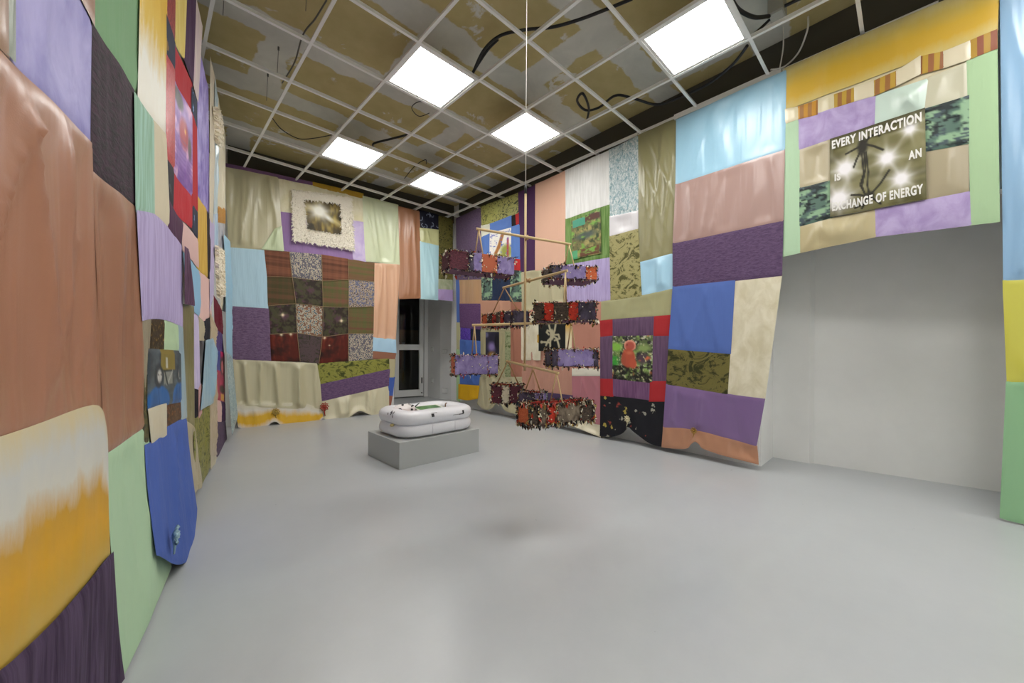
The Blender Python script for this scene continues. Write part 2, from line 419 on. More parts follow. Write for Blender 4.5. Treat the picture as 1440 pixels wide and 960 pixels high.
def p_text(S, T):
    c = Cv(S, T, '6f6a44')
    c.nz(3, 3, .35, .75, '8e8a62', 3); c.nz(2, 5, .5, .8, '4e4a2c', 9); c.lay(np.clip(.12-T, 0, 1)*6, '3c3a26'); c.lay(np.clip(T-.93, 0, 1)*5, '5a5632')
    for x, y, r in ((.17, .43, .24), (.63, .44, .2), (.77, .72, .2), (.10, .80, .28), (.86, .18, .14)): c.star(x, y, r*1.25, 'efecee', 7, x*9)
    k = '2e2c24'
    c.ell(.37, .22, .075, .13, k, .5); c.ell(.44, .84, .07, .07, k, .5)
    for L in (((.36, .3), (.38, .55), (.34, .68), (.40, .82)), ((.41, .3), (.43, .55), (.42, .7), (.44, .84)), ((.39, .3), (.40, .5), (.36, .7), (.40, .84))): c.line(L, .013, k)
    for L in (((.38, .2), (.45, .13), (.54, .11), (.55, .15)), ((.40, .2), (.50, .26), (.59, .33)), ((.36, .24), (.30, .36), (.27, .44)),
              ((.36, .2), (.25, .23), (.18, .25)), ((.46, .82), (.56, .72), (.65, .59)), ((.42, .84), (.33, .80), (.24, .78)),
              ((.44, .86), (.36, .93), (.28, .95)), ((.46, .86), (.53, .93), (.56, .96)), ((.42, .86), (.38, .93), (.36, .97))): c.line(L, .016, k)
    return c.c
def p_gold(S, T):
    c = Cv(S, T, '4a3d1c'); c.nz(4, 2, .35, .7, '8c7430', 2); c.nz(2, 5, .5, .8, '2a2414', 5); c.nz(6, 2, .55, .8, 'a89040', 7)
    c.lay(np.clip(1-np.abs(T-.3-.6*np.clip(S-.35, 0, 1))/.14, 0, 1)*.75, 'e2d49a'); c.star(.4, .34, .5, 'fffdf0', 5, .4); c.ell(.62, .5, .22, .09, 'f2f2ee', .9, .7)
    return c.c
def p_masks(S, T):
    c = Cv(S, T, '3e464c'); c.nz(5, 5, .4, .8, '68747a', 3); c.rect(.3, 0, .7, .35, '8a7a3c'); c.rect(.43, .12, .47, .32, 'b8b6a6'); c.rect(.38, .38, .6, .6, '8a8c84')
    c.line(((.6, .38), (.45, .62)), .02, 'b4b4ae'); c.line(((.4, .38), (.46, .62)), .018, '22262a')
    for x, y, w in ((.24, .46, 1.0), (.86, .44, .9)):
        c.ell(x, y+.48, .30*w, .34, '2f66a6', .12); c.ell(x-.1, y+.5, .1, .3, '28568e', .5); c.line(((x, y+.24), (x+.02, 1)), .012, '1c4478')
        c.ell(x, y, .15*w, .23*w, '343c44', .2); c.ell(x+.03*w, y+.0, .085*w, .14*w, 'cbc8c2', .4)
        c.ell(x, y-.03, .03, .014, '4a4648', .7); c.ell(x+.075, y-.03, .025, .014, '4a4648', .7); c.ell(x+.04, y+.08, .03, .010, '5c4e50', .7); c.ell(x+.04, y+.02, .012, .04, 'a9a49e', .7)
    c.rect(.85, .02, 1, .5, '40505a'); return c.c
def p_lilac(S, T):
    c = Cv(S, T, 'a37cc4'); c.nz(2, 9, .4, .7, '7a48a4', 2); c.nz(3, 4, .55, .7, 'e2b4da', 5); c.ell(.2, .12, .3, .12, '4c4a4c', .3); c.ell(.5, .42, .28, .2, 'b32a3a', .4)
    c.ell(.8, .5, .12, .16, '57474c', .4); c.ell(.55, .38, .06, .05, 'ffc24a', .8); c.lay((np.sin(T*130+S*8) > .3)*(T > .5)*.35, '6a3a9a'); return c.c
def p_magenta(S, T):
    c = Cv(S, T, 'a01a4c'); c.nz(4, 4, .4, .7, 'd02a6a', 3); c.rect(0, 0, .45, .4, '3c4a9a'); c.ell(.65, .28, .3, .2, '2a1620', .3); c.ell(.68, .3, .2, .15, 'c86a72', .3)
    c.ell(.6, .75, .35, .1, '30101c', .4); c.rect(.45, .84, .85, .98, 'd8a050'); return c.c
def p_bear(S, T):
    c = Cv(S, T, '5c6a44'); c.nz(7, 7, .4, .7, '8fae5c', 2); c.nz(12, 12, .45, .65, '2c2c2c', 6); c.nz(16, 16, .6, .75, 'c8c8b4', 8)
    c.ell(.1, .25, .22, .14, '8ac050', .5); c.ell(.08, .58, .14, .16, '3f9a3c', .5); c.ell(.78, .5, .2, .16, '54424e', .6); c.ell(.8, .27, .25, .12, '8aa060', .6)
    c.lay((T > .68)*np.clip((fb(S*12, T*12, 4)-.35)*4, 0, 1), '22201c'); c.nz(20, 20, .66, .76, 'cfc99a', 12)
    c.ell(.47, .22, .15, .13, 'e8a088', .06); c.ell(.47, .23, .135, .12, 'b2574a', .3); c.ell(.43, .5, .19, .24, 'b4553f', .2); c.ell(.55, .62, .1, .13, 'bc5840', .3); c.ell(.31, .55, .08, .14, 'a8543f', .4); c.ell(.4, .2, .03, .03, '8a4038', .5); c.ell(.46, .38, .12, .06, 'c87050', .8)
    c.nz(6, 6, .72, .9, 'd8704a', 15); return c.c
def p_garden(S, T):
    c = Cv(S, T, '6e6a42'); c.nz(6, 9, .4, .7, 'a59a60', 2); c.nz(9, 9, .5, .7, '3c4a30', 6); c.rect(.05, .02, .5, .2, '4c9a80'); c.rect(.5, .02, .98, .16, '5a3a30'); c.rect(.3, .8, .95, .98, '6a4632')
    c.ell(.5, .48, .5, .12, '4e5a52', .6); c.nz(5, 12, .6, .75, '78a848', 9); c.rect(.0, .8, .2, 1, '58a878'); return c.c
def p_sketch(S, T):
    c = Cv(S, T, 'f0ede6'); c.ell(.8, .75, .35, .3, '9aa04c', .5); c.line(((.62, .15), (.45, .6), (.25, .95)), .09, 'a8703a'); c.line(((.85, .35), (.85, .95)), .06, 'b8505a')
    c.nz(14, 14, .68, .72, '5a6ac0', 4); c.line(((.05, .2), (.5, .1), (.95, .12)), .012, '6a74b8'); c.ell(.5, .95, .45, .12, '8a8a3c', .5); return c.c
def p_sage(S, T):
    c = Cv(S, T, '2c2a3c'); c.ell(.45, .45, .35, .2, '8a7ab0', .7); c.ell(.45, .75, .4, .2, 'c08a30', .6); c.ell(.8, .3, .2, .3, '1c1c24', .5); c.ell(.1, .1, .2, .1, '6a6a88', .5); c.ell(.9, .9, .3, .25, '1a1a28', .5); return c.c
def p_creature(S, T):
    c = Cv(S, T, '1c1f1f'); k = 'b5ad90'
    for L in (((.4, .0), (.46, .25), (.5, .5)), ((.66, .0), (.62, .25), (.55, .5)), ((.5, .45), (.45, .7), (.46, .95)), ((.55, .45), (.7, .55), (.78, .85)), ((.5, .3), (.36, .25), (.33, .32), (.4, .4)),
              ((.55, .42), (.75, .4), (.8, .55), (.62, .62)), ((.45, .7), (.25, .68), (.13, .68)), ((.5, .5), (.38, .62), (.3, .8))): c.line(L, .045, k)
    c.ell(.52, .4, .09, .25, k, .3); c.ell(.13, .68, .07, .07, k, .4); return c.c
def p_dark(S, T, lights=()):
    c = Cv(S, T, '33281f'); c.nz(6, 6, .45, .6, '4c4a30', 4); c.nz(7, 7, .55, .7, '5a3c48', 9)
    for x, y, r in lights: c.star(x, y, r, 'ffe9c4', 4, 0)
    return c.c
def p_red(S, T, lights=()):
    c = Cv(S, T, '5a1d12'); c.nz(9, 2, .4, .75, '86331c', 3); c.nz(3, 3, .5, .8, '2e120c', 8)
    for x, y, r in lights: c.star(x, y, r, 'fff0cc', 4, 0)
    return c.c
def p_camo(S, T):
    c = Cv(S, T, '5a7468'); c.nz(2, 6, .45, .5, '2a3434', 3); c.nz(2, 5, .52, .58, '8fb08e', 7); c.nz(3, 9, .6, .64, '46545a', 11); c.nz(3, 14, .66, .68, '161c1e', 13); return c.c
def p_navy(S, T):
    c = Cv(S, T, '16182a')
    rg = random.Random(5)
    for k in range(9):
        x, y, a = rg.random(), rg.random(), rg.random()*6
        c.line([(x + .12*math.cos(a+q*.7)*(1-q*.1), y + .16*math.sin(a+q*.7)*(1-q*.1)) for q in range(6)], .018, '97a2b8')
    return c.c
PAINT = dict(text=p_text, gold=p_gold, masks=p_masks, lilac=p_lilac, magenta=p_magenta, bear=p_bear, garden=p_garden, sketch=p_sketch, sage=p_sage, creature=p_creature, camo=p_camo, navy=p_navy,
             dark1=lambda S, T: p_dark(S, T, ((.5, .35, .13),)), dark2=lambda S, T: p_dark(S, T, ((.72, .5, .13),)), dark=p_dark,
             red1=lambda S, T: p_red(S, T, ((.4, .03, .12), (.75, .03, .12))), red2=lambda S, T: p_red(S, T, ((.1, .06, .1), (.3, .35, .05))))

# ------------------------------------------------------------------ curtains of sewn patches
AMP = dict(satin=.042, matte=.024, velvet=.010, leaf=.010, speck=.008, mottle=.016, streak=.014, glitter=.02, cheetah=.006, flower=.014, plaid=.008, ombre=.016, stripe=.006, print=.006)
def smooth01(x): x = min(1, max(0, x)); return x*x*(3-2*x)
class Curtain:
    def __init__(s, label, pl, ztop=None, amp=1.0, group='patchwork curtains hung along the walls', zfloor=.02, off=0):
        s.pl, s.ztop, s.amp, s.zf, s.off = pl, ztop or (GZ - .06), amp, zfloor, off
        s.root = None; s.label = label; s.group = group; s.k = 0; s.seed = random.random()*50
    def uv(s, p):
        x, y = p
        if y == 'T': return s.pl.hit(x, CY, s.off)[0], s.ztop
        if y == 'F': return s.pl.hit(x, CY, s.off)[0], s.zf
        return s.pl.hit(x, y, s.off)
    def edge(s, pts):
        q = [Vector((*s.uv(p), 0)) for p in pts]
        if len(q) > 2: q = spline(q, 6)
        L = [0]
        for a, c in zip(q, q[1:]): L.append(L[-1] + (c - a).length)
        def f(t):
            d = t * L[-1]
            for i in range(len(q) - 1):
                if d <= L[i+1] or i == len(q) - 2:
                    k = (d - L[i]) / max(1e-9, L[i+1] - L[i]); return q[i].lerp(q[i+1], k)
        f.len = L[-1]
        return f
    def base(s, u, v):
        return s.amp * (.010 * noise.noise(Vector((u * 1.7, v * .35, s.seed))) + .010 * noise.noise(Vector((u * 5.5, v * .4, s.seed + 9))))
    def patch(s, key, top, bot, label=None, d=0, belly=0, amp=None, name='fabric_patch', res=None, grow=.004, parent=None, gather=0):
        kind = key.split(':')[0]
        if s.root is None:
            u, v = s.uv(bot[0]); p = s.pl.p(u, 0, s.off); s.root = thing('patchwork_curtain', s.label, 'curtain', (p.x, p.y, 0), s.group)
        s.k += 1; seed = s.k * 3.7 + s.seed
        ft, fbm = s.edge(top), s.edge(bot)
        c = [ft(0), ft(1), fbm(1), fbm(0)]
        wid = max(ft.len, fbm.len); hei = max((c[3]-c[0]).length, (c[2]-c[1]).length)
        step = res or (.010 if kind == 'print' else .016 if kind == 'satin' else .022)
        ns = max(6, min(150, int(wid / step))); nt = max(6, min(150, int(hei / step)))
        A = (AMP.get(kind, .012) if amp is None else amp) * min(1, s.amp + .2)
        sl = random.uniform(-.22, .22); dz = (s.k % 5) * .0012 + d
        vs_, st, uvm = [], [], []
        cen = (c[0] + c[1] + c[2] + c[3]) / 4
        gs, gt = grow / max(wid, .01), grow / max(hei, .01)
        for j in range(nt + 1):
            t = -gt + (1 + 2*gt) * j / nt
            for i in range(ns + 1):
                q = -gs + (1 + 2*gs) * i / ns
                qq = min(1, max(0, q)); tt = min(1, max(0, t))
                a, e = ft(qq), fbm(qq)
                p = a + (e - a) * t
                if q < 0 or q > 1: p += (ft(1) - ft(0)).normalized() * (q - qq) * wid
                u, v = p.x, p.y
                em = min(qq * wid, (1-qq) * wid, tt * hei, (1-tt) * hei)
                wn = smooth01(em / .10)
                uu = u + .03 * noise.noise(Vector((u * 2, v * 1.6, seed + 5)))
                nz = noise.noise(Vector(((uu + sl * v) * 5.0, v * .30, seed)))
                pw_ = .45 + .55 * smooth01(.5 + 1.3 * noise.noise(Vector((u * 1.6, v * .9, seed + 77))))
                rd = (1 - abs(noise.noise(Vector(((uu - sl * .7 * v) * 4.0, v * .28, seed + 31))))) ** 9
                rd2 = (1 - abs(noise.noise(Vector(((uu + sl * 2.2 * v) * 6.5, v * .4, seed + 57))))) ** 9
                dd = s.off + s.base(u, v) + A * wn * (nz * .5 + (rd * .9 + rd2 * .55) * pw_ - .3) - .004 * (1 - smooth01(em / .015)) + dz
                if belly: dd += belly * (tt ** 1.5) * (.6 + .4 * math.sin(qq * math.pi))
                if gather: dd += gather * (tt ** 2) * math.sin(u * 26 + noise.noise(Vector((u*2, 0, seed))) * 3)
                vs_.append(s.pl.p(u, v, dd)); st.append((qq, 1 - tt)); uvm.append((u, v))
        fs = [(j*(ns+1)+i, j*(ns+1)+i+1, (j+1)*(ns+1)+i+1, (j+1)*(ns+1)+i) for j in range(nt) for i in range(ns)]
        me = bpy.data.meshes.new(name); me.from_pydata(vs_, [], fs)
        U, S_ = me.uv_layers.new(name='UVMap'), me.uv_layers.new(name='ST')
        li = np.zeros(len(me.loops), int); me.loops.foreach_get('vertex_index', li)
        U.data.foreach_set('uv', np.array(uvm)[li].ravel()); S_.data.foreach_set('uv', np.array(st)[li].ravel())
        me.polygons.foreach_set('use_smooth', [True] * len(fs))
        if kind == 'print':
            sa = np.array(st); col = PAINT[key.split(':')[1]](sa[:, 0], 1 - sa[:, 1]); col = np.clip(col, 0, 1)
            cl = np.where(col <= .04045, col / 12.92, ((col + .055) / 1.055) ** 2.4)
            at_ = me.color_attributes.new('Print', 'FLOAT_COLOR', 'POINT'); at_.data.foreach_set('color', np.concatenate([cl, np.ones((len(cl), 1))], 1).ravel().astype(np.float32))
            name = 'printed_panel' if name == 'fabric_patch' else name; key = 'print'
        o = obj(name, me, M(key), parent or s.root)
        if label: o['label'] = label
        s.last = (o, ft, fbm, dz)
        return o
    def q(s, key, tl, tr, br, bl, label=None, **kw): return s.patch(key, [tl, tr], [bl, br], label, **kw)
    def surf(s, u, v, off): return s.pl.p(u, v, s.off + s.base(u, v) + off)
    def fur(s, outer, inner=None, n=2400, ln=.05, label='shaggy cream fur trim', lift=.02):
        """tufts over a frame (outer minus inner) or a strip"""
        O = [Vector((*s.uv(p), 0)) for p in outer]; b = bmesh.new()
        def bl(Q, a, c): return Q[0].lerp(Q[1], a).lerp(Q[3].lerp(Q[2], a), c)
        I = [Vector((*s.uv(p), 0)) for p in inner] if inner else None
        quads = [O] if not I else [[O[0], O[1], I[1], I[0]], [O[1], O[2], I[2], I[1]], [O[2], O[3], I[3], I[2]], [O[3], O[0], I[0], I[3]]]
        for Q in quads:                                # the hide under the tufts
            g = [[b.verts.new(s.surf(*bl(Q, i/8, j/4).xy, lift + .002)) for i in range(9)] for j in range(5)]
            for j in range(4):
                for i in range(8): b.faces.new((g[j][i], g[j][i+1], g[j+1][i+1], g[j+1][i]))
        for k in range(n):
            Q = quads[k % len(quads)]; p = bl(Q, random.uniform(-.02, 1.02), random.uniform(-.02, 1.02))
            a = random.uniform(0, 6.28); dr = Vector((math.cos(a), math.sin(a) - .5, 0)) * ln * random.uniform(.3, .8); w_ = Vector((-math.sin(a), math.cos(a), 0)) * .0065
            P = [s.surf(*(p + w_).xy, lift), s.surf(*(p - w_).xy, lift), s.surf(*(p + dr*.5 - w_*.9).xy, lift + ln*.6), s.surf(*(p + dr*.5 + w_*.9).xy, lift + ln*.6), s.surf(*(p + dr).xy, lift + ln*.65)]
            v = [b.verts.new(x) for x in P]; f1 = b.faces.new(v[:4]); f2 = b.faces.new((v[3], v[2], v[4])); f1.smooth = f2.smooth = True
        o = obj('fur_trim', b, FUR, s.root); o['label'] = label; o['kind'] = 'stuff'; return o
    def rosette(s, x, y, mat, label, r=.03):
        u, v = s.uv((x, y)); b = bmesh.new(); ax = s.pl.nm
        c0 = s.surf(u, v, .05)
        for k in range(9):                             # looped petals round a button
            a = k * 2 * math.pi / 9; dirv = s.pl.d * math.cos(a) + Vector((0, 0, math.sin(a)))
            sd = s.pl.d * -math.sin(a) + Vector((0, 0, math.cos(a)))
            tube(b, [c0 + dirv*r*.2, c0 + dirv*r*.8 + sd*r*.3 + ax*.008, c0 + dirv*r*1.2 + ax*.012, c0 + dirv*r*.8 - sd*r*.3 + ax*.008, c0 + dirv*r*.2], r*.2, 6)
        bmesh.ops.create_uvsphere(b, u_segments=10, v_segments=6, radius=r*.42, matrix=Matrix.Translation(c0 + ax*.01))
        tube(b, [c0, c0 + Vector((0, 0, -r*1.5)) + ax*.004, c0 + Vector((0, 0, -r*2.8)) + s.pl.d*.012], [r*.28, r*.2, r*.12], 6)
        o = obj('rosette', b, mat, s.root); o['label'] = label
# ------------------------------------------------------------------ left wall
c = Curtain('near left curtain of two brown satin strips over sunset, mint and dark purple cloth', PL, GZ - .25, .55, off=.035)
c.q('satin:9c7258', (-260, 'T'), (20, 'T'), (20, -190), (-260, -600), 'brown satin patch at the top of the column')
c.q('satin:a07a5e', (-260, -600), (12, -200), (13, 78), (-260, -225), 'narrow brown satin patch beside lavender')
c.q('satin:76806e', (12, -205), (21, -190), (21, 84), (12, 74), 'thin grey-green strip')
c.q('satin:9c7258', (20, 'T'), (132, 'T'), (132, 34), (20, -190), 'brown satin patch above lavender')
c.q('mottle:8c86c4:a9a2d6', (20, -190), (132, 34), (129, 203), (20, 84), 'lavender shiny patch with small flowers')
c.q('matte:7fa57c', (132, 'T'), (200, 'T'), (198, 141), (131, 34), 'sage green plain patch')
c.q('velvet:110d14:38192f', (131, 34), (192, 131), (191, 292), (128, 241), 'black patch with purple scribble pattern')
c.patch('satin:a9765c', [(-260, -230), (0, 73), (70, 142), (129, 203)], [(-260, 680), (0, 617), (138, 573)], 'wide coppery brown satin strip', amp=.045)
c.patch('satin:a07056', [(129, 242), (192, 293)], [(149, 637), (206, 597)], 'narrower coppery brown satin strip', amp=.04)
c.q('satin:a07056', (129.5, 200), (130.5, 201), (150, 640), (137, 575), 'gathered seam strip between the brown strips', amp=.01)
c.patch('ombre:cfc09a:c9c9c4:d2cfc4:cc9a2c:d9a21e:cda02c:c8a850', [(-260, 680), (0, 617), (138, 573), (149, 637)], [(-260, 1070), (5, 935), (153, 778)], 'white, grey and sunset yellow dyed patch', d=.006)
c.patch('streak:35223c:51405a', [(-260, 1070), (5, 935), (153, 778)], [(-260, 'F'), (60, 'F'), (166, 'F')], 'dark purple sheer patch at the floor', d=.012, gather=.008)
c.patch('matte:b0cdaa', [(149, 637), (206, 597)], [(167, 'F'), (200, 'F'), (236, 797)], 'pale mint patch flaring onto the floor', belly=.02)

c = Curtain('left curtain with lilac drape, masked figures print and long blue cloth', PL, GZ - .25, .5, off=.045)
c.patch('ombre:f0eee6:f0eee2:efe9d0:e6c040:dcae1a:e2bc3a:f0eee2:ece7d8', [(202, 'T'), (235, 'T')], [(197, 142), (217, 170), (234, 190)], 'white patch with a yellow dyed band')
c.q('streak:92b89c:a9cfc0', (191.5, 131), (218, 170), (219, 303), (194, 297), 'mint green crinkled patch')
c.q('matte:d8cdb2', (217, 170), (234, 190), (239, 321), (218, 303), 'cream patch')
c.patch('streak:aa9bc6:beb0d8', [(194, 297), (219, 303), (235, 319), (255, 347)], [(202, 450), (215, 447), (233, 449), (256, 459)], 'large lilac crinkled patch', amp=.02)
c.q('satin:9a9078', (202, 450), (215, 447), (212, 490), (206, 560), 'olive satin patch')
c.q('speck:2c2216:4a3a20:c0a050', (214, 447), (233, 449), (232, 492), (211, 492), 'dark brown speckled patch')
c.q('matte:b4cda6', (232, 449), (250, 456), (252, 494), (231, 492), 'pale mint patch')
c.q('satin:9fb8c4', (249, 455), (256, 459), (262, 588), (254, 590), 'light blue satin sliver')
c.q('print:masks', (209, 491), (253, 494), (254, 564), (209, 575), 'printed photograph of two hooded figures in white masks and blue jackets', res=.008)
c.q('speck:31321c:6b6234:1c1c10', (204, 525), (211, 528), (212, 624), (205, 624), 'leopard speckled strip')
c.q('speck:2e1c10:6a3a1c:b08040', (232, 563), (254, 562), (255, 590), (232, 602), 'brown speckled patch')
c.q('satin:d6cdb4', (209, 576), (233, 567), (233, 612), (213, 622), 'cream crinkled patch', d=.004)
c.patch('matte:4d66b0', [(206, 626), (214, 621), (233, 602), (261, 587)], [(207, 782), (233, 797), (252, 778), (269, 718)], 'royal blue cloth hanging to the floor', amp=.03, belly=.05)
c.rosette(223, 757, M('satin:8fb0c0'), 'pale knotted rosette on blue cloth', .03)

c = Curtain('left curtain with red bordered lilac print and gold brocade', PL, GZ - .20, .5, off=.047)
c.q('speck:7c1c24:a83434:541018', (234, 'T'), (247, 'T'), (247, 61), (235, 20), 'dark red flowered strip')
c.q('flower:2a3046:5a78b0:30405e:8a6a40', (235, 20), (247, 60), (247, 98), (235, 74), 'denim blue flowered patch')
c.q('streak:d2b858:dcc878', (246, 'T'), (262, 'T'), (260, 84), (246, 58), 'yellow patch')
c.q('matte:46284a', (261, 'T'), (273, 'T'), (271, 118), (259, 82), 'dark purple patch')
c.q('matte:b22a34', (246, 58), (271, 118), (270, 160), (245, 112), 'red band above the print')
c.q('speck:b42832:c63a40:901c28', (234, 73), (247, 98), (247, 240), (236, 222), 'red flecked strip left of the print')
c.q('print:lilac', (246, 112), (270, 158), (270, 276), (245, 241), 'lilac and red printed photograph', res=.012)
c.q('matte:b8262e', (268.5, 155), (277, 178), (278, 298), (269, 290), 'red strip right of the print')
c.q('flower:2a3046:7a98c8:30405e:8a6a40', (269, 122), (277, 142), (277, 180), (268.5, 156), 'blue flowered corner square')
c.q('matte:c0303a', (245, 241), (270.5, 275), (270.5, 321), (243, 294), 'red patch below the print')
c.q('flower:2e2c34:7a98c8:4a4c54:8a8a84', (236, 222), (246, 240), (244, 294), (238, 277), 'blue flowered patch')
c.q('flower:2a3046:7a98c8:30405e:8a6a40', (269.5, 280), (278, 296), (278, 338), (270, 322), 'blue flowered square below the red strip')
c.patch('streak:43223e:5d3656', [(237, 276), (244, 294), (259, 313)], [(236, 321), (256, 349)], 'dark purple gathered patch')
c.q('streak:c8b0bc:d9cdc0', (273, 'T'), (281, 'T'), (278, 143), (270.5, 116), 'pale pink strip')
c.q('mottle:6e58b2:a99cd8', (279, 64), (294, 122), (295.5, 304), (277, 274), 'shiny violet flowered patch', amp=.02)
c.q('streak:c69a3c:dcb858', (277, 274), (291, 294), (293, 392), (277, 376), 'gold brocade patch')
c.q('matte:241820', (290, 294), (296, 304), (296, 392), (292, 391), 'black strip')
c.q('matte:dcb8b2', (257, 311), (278, 337), (279, 376), (258, 352), 'pale pink patch')
c.q('streak:452640:6c4c68', (254, 346), (259, 350), (267, 429), (254, 426), 'sheer purple ruched strip', d=.02)
c.q('matte:8fbad8', (259, 352), (282, 384), (282, 445), (264, 428), 'light blue patch')
c.q('matte:e2bcb4', (280, 382), (295, 392), (298, 446), (281, 453), 'pale pink lower patch')
c.q('satin:7f7a50', (254, 427), (273, 430), (274, 600), (260, 590), 'long olive strip', amp=.02)
c.patch('satin:b4a888', [(260, 590), (274, 600)], [(264, 700), (283, 684)], 'champagne satin strip at the floor', gather=.01)
c.q('streak:bcb0d4:cfc4e0', (272, 440), (278, 445), (281, 548), (273, 545), 'lilac strip')
c.q('matte:1c1620', (273, 545), (281, 548), (281, 588), (273.5, 590), 'black patch')

c = Curtain('farthest left-wall curtain with shaggy fur, green velvet and magenta print', PL, GZ - .1, .5, off=.05)
c.q('matte:d2c8b4', (294, 'T'), (301, 'T'), (301, 330), (294.5, 305), 'cream strip')
c.q('satin:c2d6de', (299, 'T'), (305, 'T'), (305, 300), (300, 300), 'pale blue satin strip')
c.q('satin:e3dbc2', (304, 'T'), (315, 'T'), (317, 300), (305, 290), 'ivory satin patch under the ceiling')
c.q('speck:b07018:d09a30:6a4010', (306, 288), (317, 294), (317, 314), (306, 312), 'amber printed square')
c.q('mottle:8a8c98:c4c4c8', (306.5, 312), (317, 314), (316, 402), (307, 398), 'grey flowered patch')
c.q('streak:9cb6d0:bcd0e0', (300, 300), (307, 300), (307, 400), (300, 345), 'pale blue strip')
c.q('matte:bdb2d2', (295, 308), (301, 315), (300, 416), (295, 440), 'lilac strip')
c.fur([(299, 345), (310, 352), (312, 412), (303, 416)], None, 900, .045, 'shaggy cream fur patch', lift=.008)
c.fur([(297, 148), (306, 160), (308, 206), (299, 200)], None, 500, .05, 'cream fur strip under the ceiling', lift=.01)
c.q('satin:e8dfc8', (308, 395), (317, 400), (317.5, 438), (311, 436), 'ivory satin patch')
c.q('matte:6a1a2c', (300, 414), (312, 436), (314, 470), (302, 460), 'wine red patch')
c.q('streak:4a3064:6a5a9a', (302, 459), (313, 468), (316, 496), (303, 492), 'dark purple patch')
c.q('print:magenta', (303, 491), (316.5, 496), (317, 566), (305, 562), 'magenta printed portrait photograph', res=.012)
c.q('matte:d9b6b0', (305, 562), (312, 564), (312, 594), (307, 594), 'pale pink patch')
c.q('matte:42264a', (311, 564), (317, 566), (317, 592), (312, 594), 'dark purple patch')
c.q('satin:bfae92', (295, 440), (303, 455), (306, 640), (296, 640), 'champagne satin strip')
c.q('satin:c9bfa0', (278, 445), (289, 452), (290, 480), (280, 480), 'cream satin patch')
c.q('matte:20202a', (288, 450), (297, 446), (297, 476), (288, 480), 'black patch')
c.q('mottle:2c2c32:6a6a6e', (279, 479), (290, 480), (286, 540), (280, 540), 'black and grey flowered patch')
c.q('satin:9ebfd2', (287, 479), (299, 475), (298, 566), (279, 576), 'light blue crinkled satin patch', d=.012)
c.q('matte:c59a98', (279, 540), (284, 540), (284, 580), (279, 588), 'dusty pink patch')
c.patch('leaf:4e5220:8c8a44', [(274, 588), (297, 565)], [(276, 682), (283, 684), (297, 656)], 'green crushed velvet patch', amp=.025)
c.q('satin:c9bfa2', (296, 640), (306, 640), (303, 652), (297, 660), 'champagne hem')
c.q('velvet:45304c:5c4664', (305, 592), (317, 591), (319, 622), (304, 646), 'purple velvet hem')

c = Curtain('light blue crinkled curtain in the far left corner', PLB, GZ - .55, .8)
c.q('matte:9fc6dc', (315, 330), (324, 340), (328, 505), (319, 495), 'light blue cloth')
c.patch('glitter:93b8c6:d9ecee', [(319, 494), (328, 504)], [(323, 612), (331, 585)], 'pale blue crinkled shiny cloth', belly=.03)

# ------------------------------------------------------------------ back wall
c = Curtain('back wall curtain with fur framed gold print and plaid squares', PB, GZ - .02, 1.0)
c.q('matte:7b5a80', (316, 229), (440, 256), (440, 261), (316, 236), 'thin purple band at the ceiling')
c.q('matte:c09a38', (440, 256), (511, 272), (511, 279), (440, 262), 'thin ochre band at the ceiling')
c.q('satin:c3bc98', (316, 234), (391, 249), (398, 353), (322, 347), 'olive satin patch', amp=.06)
c.q('satin:cddab0', (386, 322), (396, 318), (399, 353), (368, 350), 'shiny pale green corner', d=.012)
c.q('mottle:e2dab4:efe8cc', (391, 249), (511, 275), (511, 313), (393, 298), 'cream brocade patch')
c.q('matte:9a7cac', (394, 297), (493, 308), (497, 365), (398, 352), 'purple patch', amp=.022)
c.q('mottle:c2aedb:d6c8e6', (492, 309), (511, 312), (515, 368), (496, 364), 'lilac flowered patch')
c.q('satin:d2dab4', (510, 275), (560, 288), (562, 372), (514, 367), 'pale green satin patch', amp=.05)
c.q('print:gold', (424, 277), (481, 286), (482, 334), (427, 326), 'gold starburst printed photograph', d=.012, res=.008)
c.fur([(411, 268), (492, 280), (496, 351), (413, 337)], [(425, 279), (479, 286), (480, 332), (429, 324)], 8000, .06, 'shaggy cream fur frame')
c.q('matte:bcdcec', (323, 346), (373, 351), (378, 434), (325, 431), 'light blue patch', amp=.022)
c.q('velvet:644e6c:806886', (325, 430), (378, 434), (382, 507), (328, 506), 'purple velvet patch')
top = [[(372, 351), (407, 354), (452, 358), (489, 364), (527, 370)], [(376, 389), (411, 390), (453, 395), (490, 393), (526, 396)], [(377, 430), (416, 427), (454, 431), (490, 432), (526, 431)],
       [(380, 470), (418, 468), (453, 473), (490, 469), (525, 469)], [(382, 507), (422, 508), (448, 512), (490, 508), (524, 504)]]
P1, P2, CH = 'plaid:5e3a2a:84543a:94604a', 'plaid:5a5030:765040:7c6a48', 'cheetah:2c4660:c0b4a0:6a6670'
kinds = [[P1, CH, P1, 'plaid:66663a:6e5a3c:8a5a48'], ['plaid:4c4a2c:6a4634:74543c', 'print:dark', 'plaid:5e6238:7c5040:8a5c4a', 'cheetah:30283a:b4a490:6c6e86'],
         ['print:dark1', 'cheetah:36546a:c0b8a4:86604c', 'print:dark2', 'plaid:5e6238:7c5040:6e6a40'], ['print:red1', 'leaf:3c3a2c:5c4a4c', 'print:red2', CH]]
lab = {P1: 'rust plaid square', 'print:dark1': 'dark square with a star-shaped glint', 'print:dark2': 'dark flowered square with a glint', 'print:red1': 'dark red square with two lights', 'print:red2': 'dark red square with small lights', 'print:dark': 'dark purple-brown flowered square'}
